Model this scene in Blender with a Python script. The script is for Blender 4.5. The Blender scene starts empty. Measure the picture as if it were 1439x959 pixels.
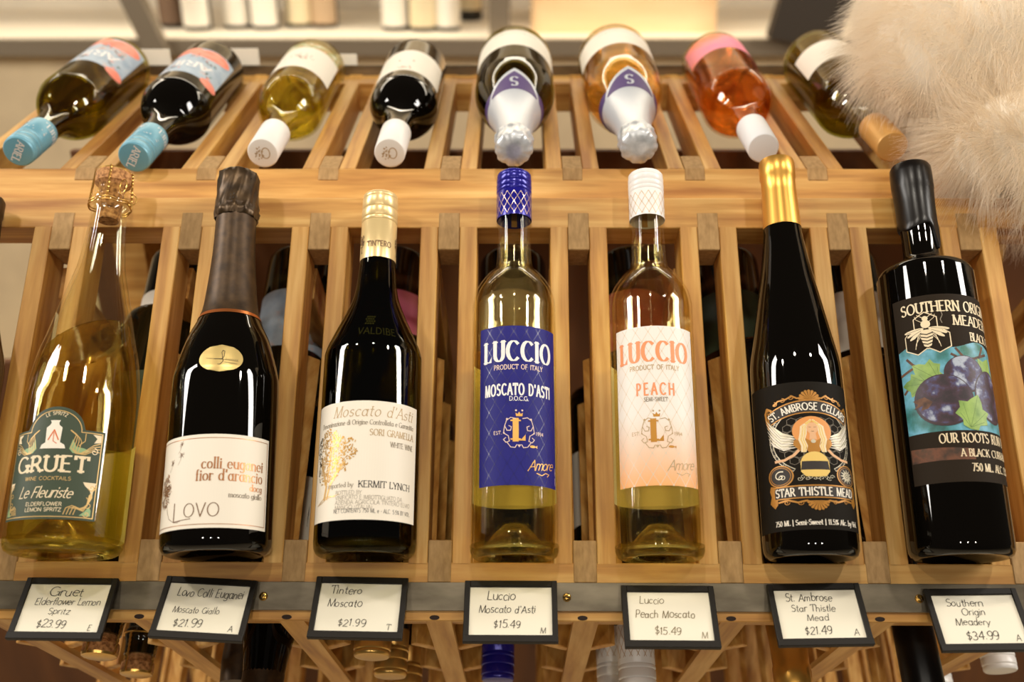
import bpy, bmesh, math, random
import numpy as np
from mathutils import Vector, Matrix
from mathutils.geometry import tessellate_polygon
R_ = math.radians
scn = bpy.context.scene
col = scn.collection
CZ = 1.62                                   # eye height

# ------------------------------------------------------------------ camera, world, light
cd = bpy.data.cameras.new('camera'); cam = bpy.data.objects.new('camera', cd); col.objects.link(cam)
cam.matrix_world = Matrix(((0.99997, -0.00166, 0.0077, 0), (0.00768, 0.42262, -0.90628, 0), (-0.00175, 0.90631, 0.42262, CZ), (0, 0, 0, 1)))
cd.sensor_width = 36; cd.lens = 1400 * 36 / 1439; cd.clip_start = 0.02
cd.dof.use_dof = True; cd.dof.focus_distance = 0.86; cd.dof.aperture_fstop = 3.4
scn.camera = cam
w = bpy.data.worlds.new('world'); scn.world = w; w.use_nodes = True
w.node_tree.nodes['Background'].inputs[0].default_value = (1.0, 0.86, 0.70, 1)
w.node_tree.nodes['Background'].inputs[1].default_value = 0.035
scn.cycles.transparent_max_bounces = 40; scn.cycles.max_bounces = 20; scn.cycles.transmission_bounces = 20
vs = scn.view_settings; vs.view_transform = 'Standard'; vs.look = 'None'; vs.exposure = 0.36; vs.gamma = 1; vs.use_curve_mapping = False

def aim(o, loc, tgt):
    o.location = loc
    o.rotation_euler = (Vector(tgt) - Vector(loc)).to_track_quat('-Z', 'Y').to_euler()
def area(name, loc, tgt, sx, sy, power, c):
    l = bpy.data.lights.new(name, 'AREA'); l.shape = 'RECTANGLE'; l.size = sx; l.size_y = sy; l.energy = power; l.color = c
    o = bpy.data.objects.new(name, l); col.objects.link(o); aim(o, loc, tgt); return o
area('window_light_left', (-2.6, 0.78, 2.62), (0, 0.85, 1.25), 0.42, 1.3, 42, (1, .94, .86))
area('window_light_right', (2.6, 0.78, 2.62), (0, 0.85, 1.25), 0.42, 1.3, 42, (1, .94, .86))
area('shelf_light', (0.0, 2.45, 2.45), (0, 2.75, 1.2), 4.0, 0.25, 38, (1, .88, .70))
def spot(loc, power, r=0.045):
    l = bpy.data.lights.new('ceiling_spot', 'POINT'); l.energy = power; l.shadow_soft_size = r; l.color = (1, .91, .78)
    o = bpy.data.objects.new('ceiling_spot', l); col.objects.link(o); o.location = loc
for sx in (-0.8, 0.0, 0.8):
    for sy, sz, pw in ((0.42, 2.38, 12.5), (-1.7, 2.8, 21)):
        spot((sx, sy, sz), pw)

# ------------------------------------------------------------------ helpers
def srgb(r, g, b):
    return tuple(((c / 255) / 12.92 if c / 255 <= .04045 else ((c / 255 + .055) / 1.055) ** 2.4) for c in (r, g, b)) + (1,)
M_ = {}
def mat(name, c, rough=.5, metal=0., coat=0., spec=.5, bump=0., bscale=300.):
    if name in M_: return M_[name]
    m = bpy.data.materials.new(name); m.use_nodes = True
    n = m.node_tree; p = n.nodes['Principled BSDF']
    p.inputs['Base Color'].default_value = srgb(*c); p.inputs['Roughness'].default_value = rough
    p.inputs['Metallic'].default_value = metal; p.inputs['Coat Weight'].default_value = coat
    p.inputs['Coat Roughness'].default_value = .05; p.inputs['Specular IOR Level'].default_value = spec
    if bump:
        tc = n.nodes.new('ShaderNodeTexCoord'); t = n.nodes.new('ShaderNodeTexNoise'); b = n.nodes.new('ShaderNodeBump')
        t.inputs['Scale'].default_value = bscale; t.inputs['Detail'].default_value = 4
        b.inputs['Strength'].default_value = bump; b.inputs['Distance'].default_value = .001
        n.links.new(tc.outputs['Object'], t.inputs['Vector']); n.links.new(t.outputs['Fac'], b.inputs['Height']); n.links.new(b.outputs['Normal'], p.inputs['Normal'])
    M_[name] = m; return m
def noisy(name, cols, scale=40, rough=.6, detail=5, metal=0., stretch=(1, 1, 1), rot=0., bump=0., var=0.):
    """noise-ramped material; cols = [(pos, rgb)], stretch scales object coords after a rotation about X"""
    if name in M_: return M_[name]
    m = bpy.data.materials.new(name); m.use_nodes = True; n = m.node_tree; L = n.links; p = n.nodes['Principled BSDF']
    tc = n.nodes.new('ShaderNodeTexCoord'); mp = n.nodes.new('ShaderNodeMapping'); mp.vector_type = 'TEXTURE'
    mp.inputs['Rotation'].default_value = (rot, 0, 0); mp.inputs['Scale'].default_value = stretch
    t = n.nodes.new('ShaderNodeTexNoise'); t.inputs['Scale'].default_value = scale; t.inputs['Detail'].default_value = detail
    r = n.nodes.new('ShaderNodeValToRGB'); e = r.color_ramp.elements
    while len(e) < len(cols): e.new(.5)
    for k, (q, c) in enumerate(cols): e[k].position = q; e[k].color = srgb(*c)
    L.new(tc.outputs['Object'], mp.inputs['Vector']); L.new(t.outputs['Fac'], r.inputs['Fac'])
    src = mp.outputs['Vector']
    if var:
        oi = n.nodes.new('ShaderNodeObjectInfo'); ad = n.nodes.new('ShaderNodeVectorMath'); ad.operation = 'ADD'
        sc = n.nodes.new('ShaderNodeVectorMath'); sc.operation = 'SCALE'; sc.inputs['Scale'].default_value = 3.0
        cb = n.nodes.new('ShaderNodeCombineXYZ')
        for k in range(3): L.new(oi.outputs['Random'], cb.inputs[k])
        L.new(cb.outputs[0], sc.inputs[0]); L.new(src, ad.inputs[0]); L.new(sc.outputs[0], ad.inputs[1]); src = ad.outputs[0]
        hs = n.nodes.new('ShaderNodeHueSaturation'); mr = n.nodes.new('ShaderNodeMapRange')
        mr.inputs['To Min'].default_value = 1 - var; mr.inputs['To Max'].default_value = 1 + var
        L.new(oi.outputs['Random'], mr.inputs['Value']); L.new(mr.outputs[0], hs.inputs['Value']); L.new(r.outputs['Color'], hs.inputs['Color'])
        L.new(hs.outputs['Color'], p.inputs['Base Color'])
    else: L.new(r.outputs['Color'], p.inputs['Base Color'])
    L.new(src, t.inputs['Vector'])
    p.inputs['Roughness'].default_value = rough; p.inputs['Metallic'].default_value = metal
    if bump:
        b = n.nodes.new('ShaderNodeBump'); b.inputs['Strength'].default_value = bump; b.inputs['Distance'].default_value = .0006
        L.new(t.outputs['Fac'], b.inputs['Height']); L.new(b.outputs['Normal'], p.inputs['Normal'])
    M_[name] = m; return m
def shell(name, c):
    """thin clear glass: see-through with mirror reflections that grow towards the edge"""
    if name in M_: return M_[name]
    m = bpy.data.materials.new(name); m.use_nodes = True; n = m.node_tree; L = n.links
    for q in list(n.nodes):
        if q.type == 'BSDF_PRINCIPLED': n.nodes.remove(q)
    lw = n.nodes.new('ShaderNodeLayerWeight'); lw.inputs['Blend'].default_value = .5
    p = n.nodes.new('ShaderNodeMath'); p.operation = 'POWER'; p.inputs[1].default_value = 5.
    mr = n.nodes.new('ShaderNodeMapRange'); mr.inputs['To Min'].default_value = .05; mr.inputs['To Max'].default_value = .38
    g = n.nodes.new('ShaderNodeBsdfGlossy'); g.inputs['Roughness'].default_value = .01; g.inputs['Color'].default_value = (1, 1, 1, 1)
    t = n.nodes.new('ShaderNodeBsdfTransparent'); t.inputs['Color'].default_value = srgb(*c); mx = n.nodes.new('ShaderNodeMixShader')
    L.new(lw.outputs['Facing'], p.inputs[0]); L.new(p.outputs[0], mr.inputs['Value']); L.new(mr.outputs[0], mx.inputs[0])
    L.new(t.outputs[0], mx.inputs[1]); L.new(g.outputs[0], mx.inputs[2]); L.new(mx.outputs[0], n.nodes['Material Output'].inputs['Surface'])
    M_[name] = m; return m
def glass(name, c, ior=1.5, rough=0., clear=.62):
    if name in M_: return M_[name]
    m = bpy.data.materials.new(name); m.use_nodes = True; n = m.node_tree
    for q in list(n.nodes):
        if q.type == 'BSDF_PRINCIPLED': n.nodes.remove(q)
    g = n.nodes.new('ShaderNodeBsdfGlass'); g.inputs['Color'].default_value = srgb(*c); g.inputs['IOR'].default_value = ior; g.inputs['Roughness'].default_value = rough
    tr = n.nodes.new('ShaderNodeBsdfTransparent'); tr.inputs['Color'].default_value = srgb(*c); mx = n.nodes.new('ShaderNodeMixShader'); mx.inputs[0].default_value = clear
    n.links.new(g.outputs[0], mx.inputs[1]); n.links.new(tr.outputs[0], mx.inputs[2])
    n.links.new(mx.outputs[0], n.nodes['Material Output'].inputs['Surface']); M_[name] = m; return m
WC = [(.28, (164, 106, 42)), (.5, (204, 150, 74)), (.72, (229, 184, 110))]
EA = .7928; ca, sa = math.cos(EA), math.sin(EA)          # lean of the display row
UA = R_(6.3)                                             # tilt of the upper row
LA = R_(-54.4)                                           # slope of the storage columns
wood_x = noisy('wood_rail', WC, 90, .5, 6, stretch=(14, 1, 1), bump=.25, var=.05)
wood_s = noisy('wood_slat', WC, 90, .5, 6, stretch=(1, 14, 1), rot=EA, bump=.25, var=.09)
wood_u = noisy('wood_upper_slat', WC, 90, .5, 6, stretch=(1, 14, 1), rot=UA, bump=.25, var=.09)
wood_l = noisy('wood_column', WC, 90, .5, 6, stretch=(1, 14, 1), rot=LA, bump=.25, var=.09)
wood_b = noisy('wood_end_grain', [(.3, (160, 124, 76)), (.7, (190, 152, 100))], 260, .7, 6, stretch=(1, 3, 1), rot=EA, bump=.3, var=.07)

class MB:
    def __init__(s): s.v = []; s.f = []; s.m = []; s.ms = []
    def mi(s, m):
        if m not in s.ms: s.ms.append(m)
        return s.ms.index(m)
    def add(s, vs, fs, m):
        k = len(s.v); i = s.mi(m); s.v += [tuple(v) for v in vs]
        for f in fs: s.f.append([a + k for a in f]); s.m.append(i)
        return s
    def box(s, x0, x1, y0, y1, z0, z1, m, F=None, bev=.0008):
        b = bev; X = (x0, x1); Y = (y0, y1); Z = (z0, z1); vs = []; 
        bm = bmesh.new(); bmesh.ops.create_cube(bm, size=1)
        for v in bm.verts: v.co = Vector(((x0 + x1) / 2 + v.co.x * (x1 - x0), (y0 + y1) / 2 + v.co.y * (y1 - y0), (z0 + z1) / 2 + v.co.z * (z1 - z0)))
        if b: bmesh.ops.bevel(bm, geom=bm.edges[:], offset=b, segments=1, affect='EDGES')
        bm.verts.index_update(); vs = [(F @ v.co if F else v.co.copy()) for v in bm.verts]
        s.add(vs, [[v.index for v in f.verts] for f in bm.faces], m); bm.free(); return s
    def lathe(s, prof, m, n=56, F=None, rf=None, k=.001):
        vs = []; fs = []; idx = []
        for i, (r, z) in enumerate(prof):
            if r < 1e-6:
                idx.append([len(vs)] * n); vs.append(Vector((0, 0, z * k)))
            else:
                row = []
                for j in range(n):
                    a = 2 * math.pi * j / n; rr = r * (rf(a, z) if rf else 1)
                    row.append(len(vs)); vs.append(Vector((rr * k * math.sin(a), -rr * k * math.cos(a), z * k)))
                idx.append(row)
        for i in range(len(prof) - 1):
            for j in range(n):
                a, b = idx[i], idx[i + 1]; q = (j + 1) % n; f = []
                for t in (a[j], a[q], b[q], b[j]):
                    if t not in f: f.append(t)
                if len(f) > 2: fs.append(f)
        if F: vs = [F @ v for v in vs]
        return s.add(vs, fs, m)
    def tube(s, pts, r, m, n=6, F=None):
        vs = []; fs = []; P = [Vector(p) for p in pts]
        for i, p in enumerate(P):
            t = (P[min(i + 1, len(P) - 1)] - P[max(i - 1, 0)]).normalized()
            a = t.cross(Vector((.3, .2, 1) if abs(t.z) < .9 else (1, 0, 0))).normalized(); b = t.cross(a)
            for j in range(n):
                q = 2 * math.pi * j / n; v = p + (a * math.cos(q) + b * math.sin(q)) * r; vs.append(F @ v if F else v)
        for i in range(len(P) - 1):
            for j in range(n): fs.append([i * n + j, i * n + (j + 1) % n, (i + 1) * n + (j + 1) % n, (i + 1) * n + j])
        fs += [list(range(n))[::-1], [(len(P) - 1) * n + j for j in range(n)]]
        return s.add(vs, fs, m)
    def build(s, name, parent=None, smooth=False, label=None):
        me = bpy.data.meshes.new(name); me.from_pydata(s.v, [], s.f)
        for m in s.ms: me.materials.append(m)
        me.polygons.foreach_set('material_index', s.m)
        if smooth:
            me.polygons.foreach_set('use_smooth', [True] * len(s.f))
        me.validate(); bm = bmesh.new(); bm.from_mesh(me)
        if smooth: bmesh.ops.recalc_face_normals(bm, faces=bm.faces[:])
        bm.to_mesh(me); bm.free()
        if smooth: me.set_sharp_from_angle(angle=R_(38))
        o = bpy.data.objects.new(name, me); col.objects.link(o)
        if parent: o.parent = parent
        if label: o['label'] = label
        return o
def thing(name, label, cat, mw, group=None):
    o = bpy.data.objects.new(name, None); col.objects.link(o); o.empty_display_size = .02; o.matrix_world = mw
    o['label'] = label; o['category'] = cat
    if group: o['group'] = group
    return o
def tagob(o, label, cat, group=None, kind=None):
    if label: o['label'] = label
    if cat: o['category'] = cat
    if group: o['group'] = group
    if kind: o['kind'] = kind
    return o
def frame(o, X, Y, Z):
    return Matrix(((X[0], Y[0], Z[0], o[0]), (X[1], Y[1], Z[1], o[1]), (X[2], Y[2], Z[2], o[2]), (0, 0, 0, 1)))
U = Vector((0, ca, sa)); N = Vector((0, -sa, ca)); XX = Vector((1, 0, 0))
O = Vector((0, .6786, CZ - .5216)); FF = frame(O, XX, U, N)                      # display row plane: x, up the slats, towards the viewer
SU = Vector((0, math.cos(UA), math.sin(UA))); SN = Vector((0, -math.sin(UA), math.cos(UA)))
OU = Vector((0, .9767, CZ - .2649)); UF = frame(OU, XX, SU, SN)                  # upper row plane
LD = Vector((0, math.cos(LA), math.sin(LA))); LN = Vector((0, math.sin(LA), -math.cos(LA)))
S = .122; X0 = -.0668; X1 = -.0696

# ------------------------------------------------------------------ stroke lettering
GL = {}
def _g(ch, adv, d): GL[ch] = (adv, d)
for ln in '''A 72|0,0 36,100;36,100 72,0;14,36 58,36
B 60|8,0 8,100;8,100 30,100 @30,76,22,24,90,-90 8,52;8,52 32,52 @32,26,25,26,90,-90 8,0
C 80|@45,50,40,50,48,312
D 78|8,0 8,100;8,100 28,100 @28,50,44,50,90,-90 8,0
E 60|8,0 8,100;8,100 52,100;8,52 44,52;8,0 54,0
F 56|8,0 8,100;8,100 52,100;8,52 44,52
G 88|@45,50,40,50,48,335;82,0 82,44;62,44 90,44
H 76|8,0 8,100;68,0 68,100;8,52 68,52
I 24|12,0 12,100
J 38|28,100 28,20 @14,20,14,20,0,-150
K 68|8,0 8,100;62,100 8,42;26,60 66,0
L 56|8,0 8,100;8,0 54,0
M 92|6,0 12,100;12,100 46,0;46,0 80,100;80,100 86,0
N 78|8,0 8,100;8,100 70,0;70,0 70,100
O 90|@45,50,40,50,90,450
P 60|8,0 8,100;8,100 30,100 @30,73,24,27,90,-90 8,46
Q 90|@45,50,40,50,90,450;52,22 84,-12
R 66|8,0 8,100;8,100 30,100 @30,74,23,26,90,-90 8,48;30,48 64,0
S 62|@31,76,23,24,35,270 @31,26,26,26,90,-145
T 66|33,0 33,100;0,84 0,100 66,100 66,84
U 74|8,100 8,32 @37,32,29,32,180,360 66,100
V 68|0,100 34,0;34,0 68,100
W 98|0,100 25,0;25,0 48,100;48,100 72,0;72,0 98,100
X 68|2,100 66,0;66,100 2,0
Y 66|0,100 33,48;66,100 33,48;33,48 33,0
Z 62|4,100 58,100 2,0 60,0
a 62|@28,30,23,31,40,400;51,62 51,8 58,0
b 60|8,105 8,0;@31,31,23,31,180,-180
c 54|@31,31,25,31,48,312
d 62|@29,31,23,31,0,360;52,105 52,0
e 58|6,34 53,34 @30,31,24,31,5,315
f 36|16,0 16,82 @32,82,16,20,180,70;2,60 32,60
g 60|@28,31,23,31,0,360;51,62 51,-12 @28,-12,23,18,0,-150
h 60|8,105 8,0;8,34 @30,36,22,26,170,0 52,0
i 22|11,62 11,0;11,80 11,88
j 24|14,62 14,-14 @2,-14,12,16,0,-120;14,80 14,88
k 54|8,105 8,0;48,62 8,26;22,38 50,0
l 22|11,105 11,0
m 88|8,62 8,0;8,36 @26,38,18,24,170,0 44,0;44,36 @62,38,18,24,170,0 80,0
n 60|8,62 8,0;8,34 @30,36,22,26,170,0 52,0
o 60|@30,31,25,31,90,450
p 60|8,62 8,-32;@31,31,23,31,180,-180
q 60|@29,31,23,31,0,360;52,62 52,-32
r 40|8,62 8,0;8,34 @28,38,20,24,170,50
s 46|@23,47,16,15,35,270 @23,16,18,16,90,-145
t 38|17,90 17,14 @31,14,14,14,180,290;2,62 34,62
u 60|8,62 8,26 @30,26,22,26,180,360;52,62 52,0
v 52|0,62 26,0;26,0 52,62
w 78|0,62 20,0;20,0 39,62;39,62 58,0;58,0 78,62
x 52|2,62 50,0;50,62 2,0
y 54|0,62 28,0;54,62 14,-32
z 48|4,62 44,62 2,0 46,0
0 62|@31,50,25,50,90,450
1 36|6,80 20,100 20,0
2 60|@30,72,24,28,165,-20 4,0 58,0
3 60|@28,75,22,25,150,-90 @28,25,26,25,90,-150
4 64|46,0 46,100 4,32 62,32
5 60|52,100 14,100 10,56 @29,32,25,32,130,-140
6 62|@31,30,25,30,90,450;48,98 @31,30,25,60,110,180
7 58|4,100 56,100 20,0
8 60|@30,75,20,25,90,450;@30,25,25,25,90,450
9 62|@31,70,25,30,90,450;56,70 @31,50,25,52,20,-110
$ 58|@29,70,20,20,40,270 @29,30,22,20,90,-140;29,108 29,-10
% 80|66,100 14,0;@18,78,12,18,90,450;@62,22,12,18,90,450
. 22|11,0 11,7
, 22|12,6 7,-12
' 20|11,100 9,78
- 40|6,40 34,40
| 24|12,-15 12,105
( 30|@34,45,24,62,140,220
) 30|@-4,45,24,62,40,-40
& 74|70,0 20,80 @32,80,12,18,180,-30 10,34 @28,24,20,24,160,300 64,44
/ 40|2,0 38,100'''.split('\n'):
    _g(ln[0], float(ln[2:].split('|', 1)[0]), ln.split('|', 1)[1] if ln[0] != '|' else ln.split('|', 2)[2])
def glyph(ch):
    out = []
    for st in GL[ch][1].split(';'):
        pts = []; kinds = []
        for t in st.split():
            if t[0] == '@':
                cx, cy, rx, ry, a0, a1 = map(float, t[1:].split(',')); n = max(3, int(abs(a1 - a0) / 20))
                for i in range(n + 1):
                    a = R_(a0 + (a1 - a0) * i / n); pts.append((cx + rx * math.cos(a), cy + ry * math.sin(a))); kinds.append(1)
            else:
                pts.append(tuple(map(float, t.split(',')))); kinds.append(0)
        out.append((pts, kinds))
    return out
STY = dict(sans=dict(t=15, n=15), bold=dict(t=21, n=20), light=dict(t=8, n=8), serif=dict(t=13, n=5, nib=20, sf=1), didone=dict(t=24, n=6, nib=0, sf=1),
           slab=dict(t=24, n=13, nib=0, sf=2), ital=dict(t=9, n=4, nib=30, sf=1, sl=.22), hand=dict(t=8.5, n=7, sl=.12, jit=3.5), script=dict(t=12, n=8, nib=30, sl=.35, jit=1.0), thin=dict(t=7, n=4, nib=0))

class Deco:
    """flat artwork in millimetres, wrapped round a bottle of radius r (or left flat when r is None)"""
    def __init__(s, r=None, az=0., v0=0., vk=1.): s.r = r; s.az = az; s.v0 = v0; s.vk = vk; s.mb = MB(); s.rng = random.Random(5)
    def P(s, u, v, off):
        if s.r is None: return Vector((u * .001, -off * .001, (v * s.vk + s.v0) * .001))
        vv = v * s.vk + s.v0; r0 = s.r(vv) if callable(s.r) else s.r; rr = s.r(s.v0) if callable(s.r) else s.r
        a = R_(s.az) + u / rr; r = (r0 + off) * .001
        return Vector((r * math.sin(a), -r * math.cos(a), vv * .001))
    def paper(s, u0, u1, v0, v1, m, off=.12, top=None, nv=1):
        n = max(1, int((u1 - u0) / 2.2)); vs = []; fs = []
        for i in range(n + 1):
            u = u0 + (u1 - u0) * i / n; tv = top(u) if top else v1
            for j in range(nv + 1): vs.append(s.P(u, v0 + (tv - v0) * j / nv, off))
        for i in range(n):
            for j in range(nv):
                a = i * (nv + 1) + j; b = a + nv + 1; fs.append([a, b, b + 1, a + 1])
        s.mb.add(vs, fs, m); return s
    def poly(s, pts, m, off=.25):
        P2 = [Vector((p[0], p[1], 0)) for p in pts]
        tris = [[P2[i].copy() for i in t] for t in tessellate_polygon([P2])]; out = []
        lim = 2.6 if s.r is not None else 1e9
        while tris:
            t = tris.pop(); e = [(abs(t[i].x - t[(i + 1) % 3].x), i) for i in range(3)]; l, i = max(e)
            if l > lim:
                a, b, c = t[i], t[(i + 1) % 3], t[(i + 2) % 3]; mid = (a + b) / 2; tris += [[a, mid, c], [mid.copy(), b, c.copy()]]
            else: out.append(t)
        vs = []; fs = []
        for t in out:
            if (t[1] - t[0]).cross(t[2] - t[0]).z < 0: t = t[::-1]
            fs.append([len(vs), len(vs) + 1, len(vs) + 2]); vs += [s.P(q.x, q.y, off) for q in t]
        s.mb.add(vs, fs, m); return s
    def ell(s, cx, cy, rx, ry, m, off=.25, n=20, rot=0.):
        c, q = math.cos(rot), math.sin(rot)
        return s.poly([(cx + rx * math.cos(a) * c - ry * math.sin(a) * q, cy + rx * math.cos(a) * q + ry * math.sin(a) * c) for a in [2 * math.pi * i / n for i in range(n)]], m, off)
    def stroke(s, pts, wd, m, off=.3, wfn=None):
        if len(pts) < 2: return s
        runs = [[pts[0], pts[1]]]
        for p in pts[2:]:
            a, b = runs[-1][-2], runs[-1][-1]; d1 = math.atan2(b[1] - a[1], b[0] - a[0]); d2 = math.atan2(p[1] - b[1], p[0] - b[0])
            dd = abs((d2 - d1 + math.pi) % (2 * math.pi) - math.pi)
            if dd > R_(50): runs.append([b, p])
            else: runs[-1].append(p)
        for rn in runs:
            # subdivide long pieces so that the ribbon follows the curve of the bottle
            q = [rn[0]]
            for a, b in zip(rn, rn[1:]):
                k = max(1, int(abs(b[0] - a[0]) / 2)) if s.r is not None else 1
                q += [(a[0] + (b[0] - a[0]) * i / k, a[1] + (b[1] - a[1]) * i / k) for i in range(1, k + 1)]
            vs = []; fs = []
            for i, p in enumerate(q):
                a = q[max(i - 1, 0)]; b = q[min(i + 1, len(q) - 1)]; dx, dy = b[0] - a[0], b[1] - a[1]; l = math.hypot(dx, dy) or 1
                ww = (wfn(math.atan2(dy, dx)) if wfn else wd) / 2; e = 0
                if i == 0: e = -ww * .6
                if i == len(q) - 1: e = ww * .6
                if s.r is None or wd < .5: e *= .5
                x, y = p[0] + dx / l * e, p[1] + dy / l * e
                vs += [s.P(x - dy / l * ww, y + dx / l * ww, off), s.P(x + dy / l * ww, y - dx / l * ww, off)]
            for i in range(len(q) - 1): fs.append([2 * i, 2 * i + 1, 2 * i + 3, 2 * i + 2])
            s.mb.add(vs, fs, m)
        return s
    def text(s, tx, u, v, h, m, style='sans', align='c', sx=1., sp=8., off=.32, bow=None, weight=1., fit=None, rise=0.):
        st = STY[style]; k = h / 100; jit = st.get('jit', 0); sl = st.get('sl', 0)
        wid = sum((GL[c][0] if c != ' ' else 38) * sx + sp for c in tx) - sp
        if fit: sx *= fit / (wid * k); wid = sum((GL[c][0] if c != ' ' else 38) * sx for c in tx) + sp * (len(tx) - 1); 
        x = {'c': -wid / 2, 'l': 0, 'r': -wid}[align]; th, tn, nib = st['t'] * weight, st['n'] * weight, R_(st.get('nib', 0))
        for c in tx:
            if c == ' ': x += 38 * sx + sp; continue
            jx, jy, js = (s.rng.uniform(-jit, jit), s.rng.uniform(-jit, jit) * 1.6, 1 + s.rng.uniform(-jit, jit) * .03) if jit else (0, 0, 1)
            def T(p):
                X = (x + jx + p[0] * sx * js + p[1] * sl) * k; Y = (p[1] * js + jy) * k + rise * X
                if bow:
                    a = X / bow; return (u + (bow + Y) * math.sin(a), v - bow + (bow + Y) * math.cos(a))
                return (u + X, v + Y)
            wfn = lambda a: (tn + (th - tn) * abs(math.sin(a - nib))) * k
            for pts, kd in glyph(c):
                pp = pts
                if jit and len(pts) > 3: pp = [(p[0] + s.rng.uniform(-jit, jit) * .4, p[1] + s.rng.uniform(-jit, jit) * .4) for p in pts]
                s.stroke([T(p) for p in pp], th * k, m, off, wfn)
                if st.get('sf'):
                    for e, nb in ((0, 1), (-1, -2)):
                        p, q = pts[e], pts[nb]
                        if kd[e] == 0 and abs(p[1] - q[1]) > abs(p[0] - q[0]) * .8 and abs(p[1] - q[1]) > 25 and c not in "'|/":
                            hw = (th * .62 + 5 if st['sf'] == 1 else th * .85) * min(1, sx * 1.1); bt = tn if st['sf'] == 1 else tn * 1.25
                            yy = p[1] + (bt / 2 if p[1] < q[1] else -bt / 2)
                            s.stroke([T((p[0] - hw / sx, yy)), T((p[0] + hw / sx, yy))], bt * k, m, off)
            if c == 'L' and st.get('sf') == 1: s.poly([T((36, tn * .5)), T((56, 0)), T((56, 27))], m, off)
            x += GL[c][0] * sx + sp
        return s
    def build(s, name, parent, label=None):
        host = {'cap_print': ('screw_cap',), 'cap_lettering': ('screw_cap',), 'cap_mark': ('screw_cap',), 'cap_lattice': ('screw_cap',), 'pinholes': ('foil_cap',), 'embossing': ('glass',)}.get(name)
        if host:
            for c in parent.children:
                if c.name.split('.')[0] in host: parent = c; break
        return s.mb.build(name, parent, label=label)
def arcp(cx, cy, rx, ry, a0, a1, n=16):
    return [(cx + rx * math.cos(R_(a0 + (a1 - a0) * i / n)), cy + ry * math.sin(R_(a0 + (a1 - a0) * i / n))) for i in range(n + 1)]
def spiral(cx, cy, r, turns, a0, d=1, n=22):
    return [(cx + r * (1 - i / n * .85) * math.cos(R_(a0) + d * turns * 2 * math.pi * i / n), cy + r * (1 - i / n * .85) * math.sin(R_(a0) + d * turns * 2 * math.pi * i / n)) for i in range(n + 1)]

# ------------------------------------------------------------------ bottles
def smoothprof(keys, n=5):
    """Catmull-Rom through (r, z) keys"""
    out = []
    for i in range(len(keys) - 1):
        p0 = keys[max(i - 1, 0)]; p1 = keys[i]; p2 = keys[i + 1]; p3 = keys[min(i + 2, len(keys) - 1)]
        for k in range(n):
            t = k / n
            f = lambda a, b, c, d: .5 * (2 * b + (c - a) * t + (2 * a - 5 * b + 4 * c - d) * t * t + (3 * b - 3 * c + d - a) * t ** 3)
            out.append((f(p0[0], p1[0], p2[0], p3[0]), f(p0[1], p1[1], p2[1], p3[1])))
    out.append(keys[-1]); return out
def heel(Rr, punt):
    return [(0, punt), (Rr * .22, punt * .93), (Rr * .42, punt * .68), (Rr * .60, punt * .30), (Rr * .72, 2.2), (Rr * .80, .2), (Rr * .88, .3), (Rr * .95, 2.2), (Rr * .99, 6), (Rr, 11)]
def radius_at(prof, v):
    for (r0, z0), (r1, z1) in zip(prof, prof[1:]):
        if z0 <= v <= z1: return r0 + (r1 - r0) * (v - z0) / max(z1 - z0, 1e-6)
    return prof[-1][0]
def glass_bottle(root, Rr, punt, keys, gm, wm=None, wall=2.6, fill=None, seg=64, opaque=False, gname='glass', wname='wine'):
    """keys: (r, z) from the shoulder foot to the lip, upwards. returns the outer side profile"""
    hl = heel(Rr, punt); side = smoothprof([(Rr, 11), (Rr, (11 + keys[0][1]) / 2)] + keys, 5)
    outer = hl[:-1] + side; top = outer[-1]
    m = MB()
    if opaque:
        m.lathe(outer + [(0, top[1])], gm, seg); m.build(gname, root, True); return side
    inn = [(max(r - wall, 1.), z) for r, z in side if z > 14 + punt * .0]
    inner_b = [(0, punt + 4), (Rr * .25, punt * .93 + 4), (Rr * .45, punt * .66 + 4), (Rr * .62, punt * .33 + 5), (Rr * .76, 7), (Rr * .88 - 1, 8.5), (Rr - wall - .6, 12)]
    inn[-1] = (inn[-1][0], top[1])
    inner = inner_b + inn
    m.lathe(outer + inner[::-1], gm, seg); bi = m.mi(base_glass)
    for i, f in enumerate(m.f):
        if max(m.v[q][2] for q in f) < .0115 or (all(math.hypot(m.v[q][0], m.v[q][1]) < Rr * .0008 and m.v[q][2] < punt * .0012 + .005 for q in f)): m.m[i] = bi
    m.build(gname, root, True)
    if wm:
        e = .12
        wi = [(0, punt + 4 - e)] + [(r + e if r > 0 else 0, z - (e if z < 12 else 0)) for r, z in inner_b[1:]] + [(r + e, z) for r, z in inn]
        wi = wi + [(0, wi[-1][1])]
        mm = MB().lathe(wi, wm, seg); o = mm.build(wname, root, True)
        up = root.matrix_world.to_3x3().inverted() @ Vector((0, 0, 1))
        if fill is not None:
            bm = bmesh.new(); bm.from_mesh(o.data)
            bmesh.ops.bisect_plane(bm, geom=bm.verts[:] + bm.edges[:] + bm.faces[:], plane_co=Vector(fill) * .001, plane_no=up, clear_outer=True, dist=1e-6)
            ed = [e_ for e_ in bm.edges if e_.is_boundary]
            r = bmesh.ops.holes_fill(bm, edges=ed, sides=0)
            ee = [e_ for f in r['faces'] for e_ in f.edges]
            bmesh.ops.bevel(bm, geom=list(set(ee)), offset=.0016, segments=3, affect='EDGES', profile=.3)
            bmesh.ops.recalc_face_normals(bm, faces=bm.faces[:]); bm.to_mesh(o.data); bm.free()
    return side
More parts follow.
